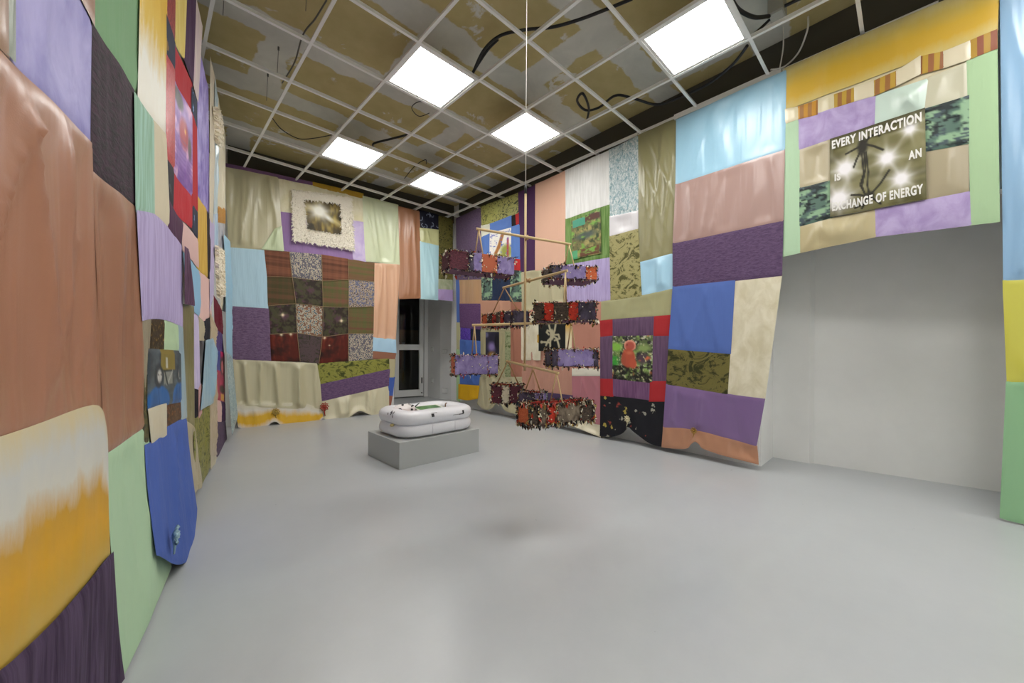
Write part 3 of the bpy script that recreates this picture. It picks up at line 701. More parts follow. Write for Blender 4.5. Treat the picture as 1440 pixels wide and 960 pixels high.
for r in range(4):
    for k in range(4):
        ky = kinds[r][k]; c.q(ky, top[r][k], top[r][k+1], top[r+1][k+1], top[r+1][k], lab.get(ky, 'blue and cream animal-spot square' if ky.startswith('cheetah') else 'olive plaid square' if ky.startswith('plaid') else 'dark flowered square'))
b = bmesh.new()                                        # pale overlocked seams between the squares
def seam(c, b, pts, r=.004):
    tube(b, [c.surf(*c.uv(p), .012) for p in spline([Vector((*p, 0)) for p in pts], 5)] if False else [c.surf(*c.uv((p.x, p.y)), .012) for p in spline([Vector((*p, 0)) for p in pts], 5)], r, 5)
for r in range(1, 4): seam(c, b, top[r])
for k in (1, 2, 3): seam(c, b, [top[r][k] for r in range(5)])
o = obj('seam_braid', b, solid('tan_thread', 'a08a68', .8), c.root); o['label'] = 'tan seams between the plaid squares'
c.patch('satin:e2b391', [(527, 370), (562, 372)], [(525, 475), (544, 478), (556, 478)], 'peach satin strip', amp=.05)
c.q('satin:b4daf2', (525, 474), (556, 477), (557, 496), (524, 493), 'light blue satin band')
c.q('matte:9a6a54', (524, 493), (557, 495), (555, 506), (523, 504), 'brown band')
c.q('satin:c9c2a0', (328, 505), (448, 511), (453, 576), (331, 570), 'olive champagne satin valance', amp=.085, belly=.03)
c.patch('ombre:d8d2b8:e2dccf:e2b438:e0b030:dcd6d2', [(331, 569), (387, 567), (428, 567), (453, 577)], [(335, 599), (350, 604), (370, 601), (386, 591), (400, 602), (420, 604), (440, 598), (453, 587)], 'white and yellow dyed hem in two swags', belly=.05, d=.02, amp=.03)
c.q('leaf:444a1c:949444:.6', (446, 511), (547, 504), (548, 519), (450, 541), 'green leaf velvet band')
c.q('velvet:5f4669:785e80', (450, 540), (548, 518), (547, 542), (452, 564), 'purple velvet band')
c.patch('satin:dad3b4', [(452, 563), (547, 541)], [(454, 588), (468, 590), (487, 587), (504, 577), (517, 581), (532, 584), (546, 569)], 'champagne satin swag', belly=.05, amp=.07)
c.q('satin:bdb48c', (546, 504), (556, 505), (554, 531), (546, 531), 'champagne sliver')
c.q('matte:4a66b4', (546, 530), (555, 530), (552, 557), (545, 557), 'blue sliver')
c.q('matte:a06450', (545, 556), (552, 556), (549, 572), (543, 571), 'rust sliver')
c.rosette(455, 571, M('matte:a8483c'), 'red rosette at the swag', .05)
c.rosette(387, 578, M('satin:b89a40'), 'mustard knot between the swags', .04)

c = Curtain('short curtain with orange satin strip hanging above the glazed door', PB, GZ - .05, 1.0)
c.q('satin:b07c5a', (560, 290), (591, 297), (592, 419), (561, 420), 'orange copper satin strip', amp=.03)
c.q('print:navy', (590, 295), (617, 302), (617, 323), (591, 320), 'navy patch with white flower outlines', name='fabric_patch')
c.q('satin:cdce96', (590, 320), (617, 323), (617, 346), (592, 340), 'yellow-green patch')
c.q('satin:b8e0e8', (591, 339), (617, 345), (616, 422), (592, 420), 'aqua light blue satin patch', amp=.03)
c.q('leaf:34361a:6a6432', (616, 303), (637, 307), (637, 394), (616, 392), 'dark green camouflage velvet patch')
c.q('mottle:8f9a78:b4b49a', (616, 392), (637, 393), (637, 408), (616, 407), 'grey-green flowered patch')
c.q('matte:a892be', (616, 406), (637, 407), (637, 423), (616, 421), 'lilac patch')

# ------------------------------------------------------------------ right wall
c = Curtain('far right-wall curtain with blue bordered sketch print and sage framed print', PR, GZ - .05, 1.0)
c.q('velvet:584662:6c5a74', (641, 307), (677, 291), (678, 393), (642, 394), 'purple textured patch')
c.q('leaf:3e4420:a3a25c', (676, 291), (728, 271), (729, 300), (677, 318), 'green crushed velvet patch')
c.q('satin:dcdcc8', (676, 317), (690, 315), (690, 328), (677, 334), 'white satin square')
c.q('matte:5c7ec2', (689, 315), (719, 303), (719, 320), (689, 328), 'blue band')
c.q('matte:1c1414', (717, 303), (725, 299), (726, 316), (718, 319), 'black square')
c.q('matte:b02a2c', (724, 299), (730, 297), (730, 315), (725, 316), 'red square')
c.q('matte:5c7ec2', (677, 332), (690, 327), (690, 360), (678, 384), 'blue strip on the left of the print')
c.q('matte:5f83c8', (718, 319), (731, 315), (731, 364), (718, 362), 'blue strip on the right of the print')
c.q('print:sketch', (689, 327), (719, 319), (719, 364), (688, 362), 'white printed drawing with a brown shape', res=.008)
c.q('matte:c02c30', (718, 362), (733, 363), (733, 382), (718, 380), 'red square')
c.q('matte:4a2a52', (728, 271), (754, 259), (754, 382), (731, 384), 'dark purple strip', amp=.02)
c.q('print:camo', (676, 383), (692, 378), (692, 424), (677, 424), 'sage and black flowered patch')
c.q('matte:23304c', (688, 360), (719, 362), (718, 424), (690, 424), 'navy patch')
c.q('print:camo', (717, 379), (733, 381), (734, 424), (717, 424), 'sage and black flowered patch')
c.q('satin:b8916a', (643, 393), (678, 392), (677, 428), (645, 428), 'tan striped patch', amp=.02)
c.q('matte:5570b4', (641, 393), (646, 393), (647, 454), (642, 454), 'blue edge strip')
c.q('matte:bcb890', (641.5, 453), (647, 453), (647, 492), (642, 492), 'pale yellow edge strip')
c.q('matte:a8c494', (641.5, 491), (647, 491), (647, 565), (642, 562), 'mint edge strip')
c.q('velvet:5a3a66:6e4e78', (646, 427), (676, 427), (676, 463), (647, 460), 'purple velvet patch')
c.q('glitter:3a249c:7c5cd0', (647, 459), (662, 460), (662, 480), (647, 478), 'violet sequinned square')
c.q('matte:1c2038', (661, 460), (676, 462), (676, 480), (661, 479), 'navy square')
c.q('matte:4c6cb4', (646, 477), (676, 479), (675, 542), (646, 541), 'blue patch', amp=.025)
c.patch('matte:d0a018', [(646, 540), (675, 542)], [(647, 560), (660, 562), (674, 560)], 'mustard yellow hem', d=.02, belly=.03)
c.q('matte:bf9078', (675, 422), (718, 422), (718, 458), (675, 458), 'dusty peach patch')
c.q('matte:a5705c', (717, 422), (734, 424), (734, 531), (717, 529), 'rose brown strip')
c.q('satin:a9a27e', (675, 457), (718, 457), (718, 467), (675, 467), 'sage satin frame, top')
c.q('satin:a9a27e', (675, 466), (683, 466), (683, 515), (675, 530), 'sage satin frame, left')
c.q('satin:a9a27e', (702, 466), (711, 466), (711, 520), (702, 520), 'sage satin frame, right')
c.q('leaf:5c683c:9aa07c', (710, 466), (718, 466), (718, 530), (710, 530), 'green leaf strip')
c.q('matte:3c2420', (709, 456), (715, 456), (715, 466), (709, 466), 'small brown square')
c.q('print:sage', (682, 466), (703, 466), (705, 514), (682, 514), 'dark printed photograph with yellow glow', res=.008)
c.q('satin:aca682', (675, 513), (711, 513), (718, 534), (675, 534), 'sage satin frame, bottom')
c.patch('satin:b5ad8c', [(674, 530), (718, 530), (734, 530)], [(673, 568), (684, 575), (695, 573), (705, 565), (714, 577), (734, 583)], 'champagne satin hem in swags', amp=.04, belly=.05)

c = Curtain('right-wall curtain with white sheer, green garden print and dusty rose hem', PR, GZ - .05, 1.0)
c.q('matte:deb49c', (753, 259), (796, 239), (796, 378), (753, 382), 'peach patch', amp=.02)
c.q('streak:d9d9d6:e6e6e4', (794, 240), (857, 211), (857, 288), (795, 309), 'white sheer patch')
c.q('streak:5a7c3c:7c9a5a', (795, 308), (857, 287), (858, 361), (795, 372), 'green sheer patch framing the print')
c.q('print:garden', (804, 311), (845, 296), (846, 356), (806, 365), 'printed garden photograph', d=.012, res=.008)
c.q('streak:aa9bc8:bcaed8', (794, 371), (858, 360), (859, 423), (794, 425), 'lilac patch')
c.q('satin:bdb694', (732, 383), (796, 374), (796, 426), (733, 440), 'champagne green satin patch')
c.q('glitter:8fb4bc:eef4f4', (856, 211), (897, 191), (897, 297), (857, 305), 'silver blue sequinned patch')
c.q('satin:d8d5d8', (857, 304), (897, 296), (897, 322), (857, 333), 'white satin patch')
c.q('leaf:55542a:a59e6a:.55', (857, 332), (897, 321), (902, 416), (859, 422), 'gold-green leaf brocade patch')
c.q('satin:8f8a62', (896, 188), (952, 166), (946, 357), (899, 369), 'tall olive satin patch', amp=.03)
c.q('satin:a9d3ea', (900, 368), (946, 356), (946, 407), (902, 416), 'light blue satin square')
c.patch('satin:a8a67c', [(845, 424), (902, 415), (946, 405)], [(845, 452), (943, 444)], 'sage satin band', amp=.02)
c.q('matte:c08a78', (732, 438), (760, 434), (760, 446), (732, 446), 'dusty peach strip')
c.q('mottle:d3cbb0:e0dac4', (732, 440), (762, 440), (760, 506), (732, 506), 'cream brocade patch')
c.q('matte:bf9436', (749, 470), (759, 470), (759, 482), (749, 482), 'mustard square', d=.006)
c.q('matte:c08a78', (758, 425), (846, 424), (845, 458), (758, 458), 'dusty rose band')
c.q('print:creature', (758, 455), (795, 455), (795, 493), (758, 493), 'black printed panel with a pale long-limbed figure', d=.006, res=.008)
c.q('ombre:c8962c:e0d4ac:e6dcc0', (794, 456), (806, 456), (805, 492), (794, 492), 'mustard and cream square')
c.q('matte:b88270', (804, 452), (846, 451), (845, 528), (804, 528), 'rose brown patch')
c.q('matte:bb8c7a', (732, 490), (806, 490), (806, 570), (732, 562), 'dusty rose patch', amp=.03)
c.q('satin:ddd8c8', (805, 518), (846, 518), (846, 528), (805, 528), 'white satin strip', d=.008)
c.patch('satin:b0707a', [(804, 527), (846, 527)], [(806, 588), (846, 598)], 'rose pink satin patch', amp=.03)
c.q('matte:a9c8a0', (756, 551), (770, 552), (770, 572), (756, 570), 'mint square', d=.006)
c.q('matte:4a3858', (769, 552), (806, 556), (806, 578), (769, 572), 'dark purple patch', d=.004)
c.patch('satin:d5ceb4', [(732, 560), (780, 570), (806, 586), (846, 597)], [(732, 583), (760, 590), (790, 592), (822, 604), (846, 614)], 'champagne satin hem', belly=.05, amp=.04)

c = Curtain('right-wall curtain with red cornered purple frame around a meadow print', PR, 2.2, 1.0, off=.012)
ox = [(843, 451), (862, 449), (919, 445), (943, 443)]
c.q('matte:aa2c30', (843, 451), (862.5, 449), (862.5, 473), (844, 475), 'red corner square, upper left')
c.q('matte:aa2c30', (919, 445), (944, 443), (941, 472), (918, 472), 'red corner square, upper right')
c.q('streak:5c4460:6b526c', (862, 449), (920, 445), (919, 472), (862, 473), 'sheer purple band above the print')
c.q('streak:5c4460:6b526c', (844, 474), (862, 472), (861, 532), (844, 532), 'sheer purple band left of the print')
c.q('streak:5c4460:6b526c', (918, 471), (942, 470), (938, 538), (916, 538), 'sheer purple band right of the print')
c.q('streak:684468:7c587a', (861, 530), (916, 537), (915, 564), (861, 556), 'sheer purple band below the print', amp=.02)
c.q('matte:aa2c30', (844, 531), (862, 531), (862, 557), (844, 556), 'red corner square, lower left')
c.q('matte:aa2c30', (914, 536), (938, 536), (938, 564), (913, 564), 'red corner square, lower right')
c.q('print:bear', (861, 473), (918, 471), (917, 538), (861, 532), 'printed photograph of an orange-red shape in a flowering meadow', res=.008)
c.patch('flower:18181e:a8984a:8a3c34:9a988a', [(844, 555), (938, 563)], [(845, 612), (862, 613), (876, 609), (883, 603), (887, 600), (891, 604), (902, 613), (917, 623), (935, 628)], 'black flowered hem gathered in two swags', belly=.04, amp=.03)
c.rosette(886, 588, M('satin:d8cfa8'), 'cream knot between the swags', .03)

c = Curtain('right-wall curtain of light blue, dusty pink, purple and royal blue patches', PR, GZ, 1.0, off=.03)
c.q('satin:9cc8df', (951, 168), (1105, 98), (1103, 211), (950, 260), 'large light blue patch at the top', amp=.022)
c.q('satin:aa8b83', (950, 259), (1103, 210), (1101, 311), (946, 343), 'dusty pink patch', amp=.03)
c.q('velvet:503a5c:66506f', (946, 342), (1101, 310), (1099, 387), (946, 404), 'purple embossed patch')
c.q('matte:5670b4', (946, 403), (1033, 394), (1027, 497), (940, 490), 'royal blue patch')
c.q('mottle:cfc6a8:e2dbc4', (1032, 394), (1099, 386), (1075, 562), (1022, 555), 'cream brocade patch', amp=.025)
c.patch('leaf:34361a:6f6838:.55', [(940, 489), (1027, 496)], [(937, 542), (1023, 556)], 'olive leaf patterned patch')
c.patch('satin:7d6290', [(937, 540), (1023, 554), (1075, 561)], [(933, 602), (978, 606), (1063, 628)], 'violet satin patch', amp=.03)
c.patch('satin:b07f62', [(933, 600), (978, 604), (1064, 627)], [(932, 628), (955, 630), (968, 629), (973, 624), (979, 620), (985, 624), (991, 630), (1025, 641), (1067, 652)], 'copper satin hem gathered at a button', amp=.05, belly=.03)
c.rosette(979, 604, GOLD, 'gold button with a knotted loop', .025)

c = Curtain('short banner curtain over the niche reading EVERY INTERACTION IS AN EXCHANGE OF ENERGY', PR, GZ + .05, .8, off=.02)
c.q('ombre:d0c48c:ccb25a:d2ac3a:cda636:c9b46c', (1104, 96), (1404, -32), (1402, 42), (1103, 155), 'sunset yellow dyed band')
bx_ = [65, 115, 185, 250, 325, 400, 483, 570, 660, 762, 857]
tp = [410, 401, 378, 356, 329, 304, 268, 212, 193, 153, 113]; bt = [464, 446, 430, 404, 378, 359, 322, 278, 253, 220, 182]
pc = ['satin:d2c7a4', 'stripe:c08a2c:9a6a34', 'satin:d2c7a4', 'stripe:9a6a3c:b8963c', 'satin:d8cdb0', 'stripe:9a6a3c:b8963c', 'satin:d8cdb0', 'stripe:94603c:b8963c', 'satin:d8cdb0', 'stripe:8c5038:b08c3a']
F4 = lambda x, y: (1080 + x * .375, y * .375)
c.q('satin:d2c7a4', F4(64, 405), F4(857, 108), F4(857, 200), F4(64, 478), 'cream strip behind the small squares', d=-.012, amp=.004)
for k in range(10):
    c.q(pc[k], F4(bx_[k], tp[k]), F4(bx_[k+1], tp[k+1]), F4(bx_[k+1], bt[k+1]), F4(bx_[k], bt[k]), 'champagne square' if pc[k][1] == 'a' else 'brown and gold striped square', d=.004, amp=.006)
c.q('matte:b2cfae', F4(60, 465), F4(117, 447), F4(118, 947), F4(53, 962), 'mint strip on the left')
c.q('mottle:a08cbc:b8a8d0', F4(116, 447), F4(401, 360), F4(397, 468), F4(116, 560), 'lilac flowered patch')
c.q('satin:c4d6ca', F4(400, 360), F4(606, 292), F4(590, 412), F4(395, 468), 'glossy pale aqua patch', amp=.04)
c.q('satin:c4c0a8', F4(600, 292), F4(749, 232), F4(751, 362), F4(585, 412), 'glossy champagne patch', amp=.04)
c.q('satin:b5a98a', F4(116, 560), F4(238, 522), F4(238, 680), F4(117, 706), 'champagne patch left of the text')
c.q('print:camo', F4(117, 705), F4(246, 672), F4(240, 815), F4(117, 848), 'dark green leaf print patch', name='fabric_patch')
c.q('print:camo', F4(584, 410), F4(751, 360), F4(751, 537), F4(588, 567), 'dark green leaf print patch', name='fabric_patch')
c.q('satin:a89c80', F4(588, 566), F4(751, 536), F4(751, 717), F4(590, 747), 'champagne patch right of the text')
c.q('satin:b8ab84', F4(117, 846), F4(404, 784), F4(406, 886), F4(117, 947), 'champagne patch below the text')
c.q('mottle:a08cbc:b8a8d0', F4(402, 785), F4(760, 718), F4(766, 842), F4(404, 886), 'lilac flowered patch below the text')
c.q('matte:a9c69c', F4(748, 230), F4(857, 182), F4(866, 830), F4(764, 842), 'mint strip on the right')
pan = c.q('print:text', F4(236, 525), F4(586, 409), F4(591, 746), F4(237, 813), 'olive printed panel with white stars and an insect-like figure', d=.012, res=.006, amp=.003)
_, ft, fbm, dz = c.last
TXT = solid('white_lettering', 'e9e7e2', .5)
def letters(body, s0, s1, t0, t1):
    cu = bpy.data.curves.new('lettering', 'FONT'); cu.body = body; cu.offset = .044; cu.space_character = 1.14
    to = bpy.data.objects.new('lettering', cu); C.objects.link(to); bpy.context.view_layer.update()
    me = bpy.data.meshes.new_from_object(to.evaluated_get(bpy.context.evaluated_depsgraph_get())); bpy.data.objects.remove(to); bpy.data.curves.remove(cu)
    b = bmesh.new(); b.from_mesh(me); bpy.data.meshes.remove(me)
    bmesh.ops.subdivide_edges(b, edges=[e for e in b.edges if e.calc_length() > .15], cuts=3)
    xs = [v.co.x for v in b.verts]; ys = [v.co.y for v in b.verts]
    for v in b.verts:
        q = s0 + (v.co.x - min(xs)) / (max(xs) - min(xs)) * (s1 - s0); t = t1 - (v.co.y - min(ys)) / (max(ys) - min(ys)) * (t1 - t0)
        p = ft(q).lerp(fbm(q), t); v.co = c.surf(p.x, p.y, dz + .010)
    return obj('lettering', b, TXT, pan)
letters('EVERY INTERACTION', .02, .975, .035, .145); letters('IS', .05, .12, .475, .565); letters('AN', .845, .97, .435, .535); letters('EXCHANGE OF ENERGY', .02, .98, .835, .945)

c = Curtain('tall curtain at the right edge, light blue above yellow and green', PR, GZ + .05, 1.0, zfloor=.015)
c.q('satin:8fb6d8', (1404, 'T'), (1640, 'T'), (1640, 380), (1412, 396), 'light blue cloth', amp=.04)
c.q('satin:ccc74e', (1411, 395), (1640, 379), (1640, 540), (1417, 538), 'yellow cloth', amp=.03)
c.patch('satin:8fbd8e', [(1416, 537), (1640, 539)], [(1407, 727), (1440, 'F'), (1640, 'F')], 'green cloth', amp=.035)
# ------------------------------------------------------------------ plinth and inflatable pool
o = obj('plinth', bx((1.575, 3.035, 0), (2.455, 3.68, .235), .003), GREY); tag(o, 'low grey painted plinth carrying the white inflatable pool', 'plinth')
PZ = .236
pool = thing('inflatable_pool', 'white inflatable paddling pool with a few dark marks, lying on the grey plinth', 'inflatable pool', (2.02, 3.36, PZ))
VIN = NT('white_vinyl'); VIN.b.inputs['Base Color'].default_value = lin('e6e6ea'); VIN.b.inputs['Roughness'].default_value = .32; VIN.b.inputs['Coat Weight'].default_value = .2
VIN.bump(VIN.noise(VIN.co(which='Object'), 9, 4), .25, .02); VIN = VIN.m
VIN2 = solid('pale_vinyl_panel', 'd9d9de', .4)
def rr(hx_, hy, rad, n=10):
    out = []
    for cx, cy, a0 in ((hx_-rad, hy-rad, 0), (-hx_+rad, hy-rad, 90), (-hx_+rad, -hy+rad, 180), (hx_-rad, -hy+rad, 270)):
        for k in range(n + 1):
            a = math.radians(a0 + 90 * k / n); out.append((cx + rad * math.cos(a), cy + rad * math.sin(a)))
    q = []
    for (a, b_) in zip(out, out[1:] + out[:1]):       # even the straight sides
        d = math.dist(a, b_); m_ = max(1, int(d / .03))
        for k in range(m_): q.append((a[0] + (b_[0]-a[0])*k/m_, a[1] + (b_[1]-a[1])*k/m_))
    return q
PCX, PCY = 2.035, 3.36
SE = lambda v: math.copysign(abs(v) ** .78, v)
def ring(hx_, hy, zc, ra, rz, seed):
    b = bmesh.new(); path = rr(hx_ - ra, hy - ra, .115); n = len(path); R = []
    for i, (x, y) in enumerate(path):
        x0, y0 = path[i-1]; x1, y1 = path[(i+1) % n]; t = Vector((x1-x0, y1-y0, 0)).normalized(); nn = Vector((t.y, -t.x, 0))
        row = []
        for k in range(16):
            a = 2*math.pi*k/16; sq = 1 + .05*noise.noise(Vector((x*9, y*9, k*.4 + seed))) + .02*noise.noise(Vector((x*30, y*30, k + seed)))
            row.append(b.verts.new((PCX + x + nn.x*ra*SE(math.cos(a))*sq, PCY + y + nn.y*ra*SE(math.cos(a))*sq, zc + rz*SE(math.sin(a))*sq)))
        R.append(row)
    for i in range(n):
        for k in range(16):
            f = b.faces.new((R[i][k], R[(i+1) % n][k], R[(i+1) % n][(k+1) % 16], R[i][(k+1) % 16])); f.smooth = True
    bmesh.ops.recalc_face_normals(b, faces=b.faces); return b
obj('lower_tube', ring(.425, .312, PZ + .064, .085, .062, 3), VIN, pool)
up = obj('upper_tube', ring(.43, .315, PZ + .176, .092, .066, 11), VIN, pool)
b = bmesh.new(); g = []
for j in range(13):
    g.append([b.verts.new((PCX - .33 + .66*i/18, PCY - .22 + .44*j/12, PZ + .145 + .02*noise.noise(Vector((i*.5, j*.5, 2))) )) for i in range(19)])
for j in range(12):
    for i in range(18): b.faces.new((g[j][i], g[j][i+1], g[j+1][i+1], g[j+1][i])).smooth = True
obj('base_sheet', b, VIN, pool)
INK = solid('black_print_ink', '26262a', .5)
def onfront(fx, up_, ang):                             # a point on the upper tube's front side
    return Vector((PCX + fx, PCY - .223 - .092*SE(math.cos(ang)) - .006, PZ + .176 + .066*math.sin(ang) + .001 + up_))
b = bmesh.new()
for (x0, x1, a0, a1) in ((-.135, -.105, .1, .55), (.215, .235, .0, .5), (.17, .225, -.1, .02), (.10, .17, -.05, .0), (-.13, -.07, .62, .68)):
    p = [onfront(x0, 0, a0), onfront(x1, 0, a0), onfront(x1, 0, a1), onfront(x0, 0, a1)]; b.faces.new([b.verts.new(v) for v in p])
o = obj('printed_mark', b, INK, up); o['label'] = 'small dark marks on the front tube'
b = bmesh.new()
for k, (y, wd, a0, a1) in enumerate(((-.13, .012, .5, 1.0), (-.10, .016, .35, .9), (-.075, .01, .6, 1.1), (-.05, .014, .3, .6), (-.15, .012, .1, .4))):
    def oe(yy, a): return Vector((PCX - .337 - .094*SE(math.cos(a)) - .004, PCY + yy, PZ + .176 + .068*SE(math.sin(a)) + .002))
    b.faces.new([b.verts.new(v) for v in (oe(y, a0), oe(y + wd, a0), oe(y + wd + .01, a1), oe(y + .01, a1))])
o = obj('printed_mark', b, INK, up); o['label'] = 'black brush-like marks on the end tube'
b = bmesh.new()
tube(b, [(PCX - .405, PCY - .10, PZ + .115), (PCX - .43, PCY - .105, PZ + .115), (PCX - .436, PCY - .105, PZ + .115)], [.014, .013, .009], 12)
o = obj('valve', b, solid('yellowed_valve', 'd8c48a', .4), pool)
b = bmesh.new()
tube(b, [(PCX + .13, PCY - .315, PZ + .115), (PCX + .135, PCY - .31, PZ + .02)], .003, 6); tube(b, [(PCX - .12, PCY - .315, PZ + .115), (PCX - .12, PCY - .31, PZ + .02)], .003, 6)
obj('weld_seam', b, VIN2, pool)
# things lying in the pool
b = bmesh.new(); bmesh.ops.create_uvsphere(b, u_segments=24, v_segments=14, radius=1)
for v in b.verts:
    s_ = 1 + .18*noise.noise(v.co*2.2); v.co = Vector((v.co.x*.13*s_, v.co.y*.085*s_, v.co.z*.05*s_)); v.co.rotate(Matrix.Rotation(.25, 3, 'Z')); v.co += Vector((1.82, 3.41, PZ + .222))
for f in b.faces: f.smooth = True
t = NT('black_white_blot_cloth'); f = t.noise(t.co(which='Object'), 16, 2, .5, .6); t.l(t.ramp(f, [(.42, 'e4dedc'), (.56, 'e4dedc'), (.58, '1a1a1e')]), t.b.inputs['Base Color']); t.b.inputs['Roughness'].default_value = .8
o = obj('soft_cushion', b, t.m); tag(o, 'small white cushion with black blots in the left end of the pool', 'cushion')
b = bmesh.new(); bmesh.ops.create_uvsphere(b, u_segments=16, v_segments=10, radius=1)
for v in b.verts: v.co = Vector((v.co.x*.09, v.co.y*.05, v.co.z*.03)) * (1 + .2*noise.noise(v.co*3)) + Vector((1.83, 3.30, PZ + .178))
for f in b.faces: f.smooth = True
o = obj('pink_cloth', b, solid('salmon_cloth', 'd89a88', .8)); tag(o, 'crumpled salmon pink cloth tucked below the blotted cushion', 'cloth')
b = bmesh.new(); tube(b, [(1.845, 3.33, PZ + .2), (1.93, 3.40, PZ + .235), (2.02, 3.47, PZ + .258)], [.010, .007, .004], 8)
o = obj('black_stick', b, BLACK); tag(o, 'thin black stick leaning across the pool beside the cushion', 'stick')
bk = thing('picture_book', 'picture book with a green cover image lying open-side down in the pool', 'book', (2.08, 3.40, PZ + .19))
Rm = Matrix.Translation((2.09, 3.40, PZ + .203)) @ Matrix.Rotation(math.radians(-3), 4, 'Z') @ Matrix.Rotation(math.radians(5), 4, 'X')
def put(b): bmesh.ops.transform(b, matrix=Rm, verts=b.verts); return b
obj('page_block', put(bx((-.145, -.10, -.012), (.145, .10, .004), .002)), solid('book_paper', 'e6e4da', .7), bk)
obj('cover', put(bx((-.15, -.104, .004), (.15, .104, .008), .001)), solid('cover_cream', 'd6d8c8', .4), bk)
t = NT('green_cover_picture'); f = t.noise(t.co(which='Object'), 14, 4); t.l(t.ramp(f, [(.35, '2f5a34'), (.65, '6f9a5c')]), t.b.inputs['Base Color']); t.b.inputs['Roughness'].default_value = .35
obj('cover_picture', put(bx((-.125, -.07, .008), (.12, .08, .0095))), t.m, bk)
b = bmesh.new(); tube(b, spline([(2.27, 3.36, PZ + .17), (2.29, 3.40, PZ + .225), (2.315, 3.41, PZ + .235)], 4), .006, 8)
o = obj('brown_twig', b, solid('twig_bark', '6a4a2c', .8)); tag(o, 'short brown twig in the right end of the pool', 'twig')

# ------------------------------------------------------------------ hanging mobile
MD = 2.48
RX = at(739, 300, MD)
mob = thing('hanging_mobile', 'wooden stick mobile hanging on a white cord with four crossbars', 'mobile', (RX.x, RX.y, at(739, 521, MD).z))
zt, zb = at(739, 266, MD).z, at(739, 521, MD).z
b = bmesh.new(); tube(b, [(RX.x, RX.y, zb), (RX.x, RX.y, zt)], .0075, 10); obj('rod', b, WOOD, mob)
b = bmesh.new(); tube(b, [(RX.x, RX.y, zt - .02), (RX.x, RX.y, CZ)], .0028, 6); o = obj('cord', b, SILKW, mob); o['label'] = 'thin white cord to the ceiling'
b = bmesh.new(); tube(b, [(RX.x, RX.y, zt - .03), (RX.x, RX.y, zt + .03)], [.010, .006], 10); obj('ferrule', b, BLACK, mob)

def bead_mesh(edges, n, fringe):
    """small beads, sequins and tufts sewn along the given edges; returns a bmesh with material indices"""
    b = bmesh.new()
    tot = sum((q - p).length for p, q, _ in edges)
    for p, q, w_ in edges:
        k = int(2.2 * n * (q - p).length / tot * w_)
        for _ in range(k):
            c0 = p.lerp(q, random.random()) + Vector([random.gauss(0, .005) for _ in range(3)])
            mi = random.choices((0, 1, 2, 3, 4), (38, 20, 8, 22, 12))[0]
            if random.random() < .35:
                r = bmesh.ops.create_icosphere(b, subdivisions=1, radius=random.uniform(.0025, .0045), matrix=Matrix.Translation(c0)); fs = {f for v in r['verts'] for f in v.link_faces}
                for f in fs: f.material_index = mi; f.smooth = True
            else:                                    # a curled scrap
                a, e = [Vector([random.gauss(0, 1) for _ in range(3)]).normalized() for _ in (0, 1)]
                L = random.uniform(.008, .022)
                if random.random() < fringe: a = (a*.5 + Vector((0, 0, -1))).normalized(); L *= 1.4
                s_ = a.cross(e).normalized() * L * .28
                pts = [c0 - s_, c0 + s_, c0 + a*L*.6 + s_*.8 + e*.004, c0 + a*L + e*.002, c0 + a*L*.6 - s_*.8 + e*.004]
                f = b.faces.new([b.verts.new(x) for x in pts]); f.material_index = mi
    return b
BEAD = [solid('black_bead', '161419', .25), solid('cream_bead', 'e4dcc4', .3), solid('red_bead', 'b8321c', .3), solid('brown_scrap', '4a3024', .5), solid('gold_scrap', 'a88a48', .35, .3)]
PANEL = dict(lil='mottle:7c6ca4:a394c4', org='flower:c0684a:d07a4c:e0a070:a84c3c', wine='velvet:4a2430:6a3440', blk='velvet:221c1c:5a4a3c', red='velvet:a82a1c:cc3c28', drk='mottle:241f28:5a5068', fur='mottle:4a3c30:8a7c6a', ora='velvet:c85a34:e07848', cre='mottle:c8bda0:e2d8c0')
LINING = solid('red_lining', '9c2c22', .7); UNDER = M('matte:6d4a5e')
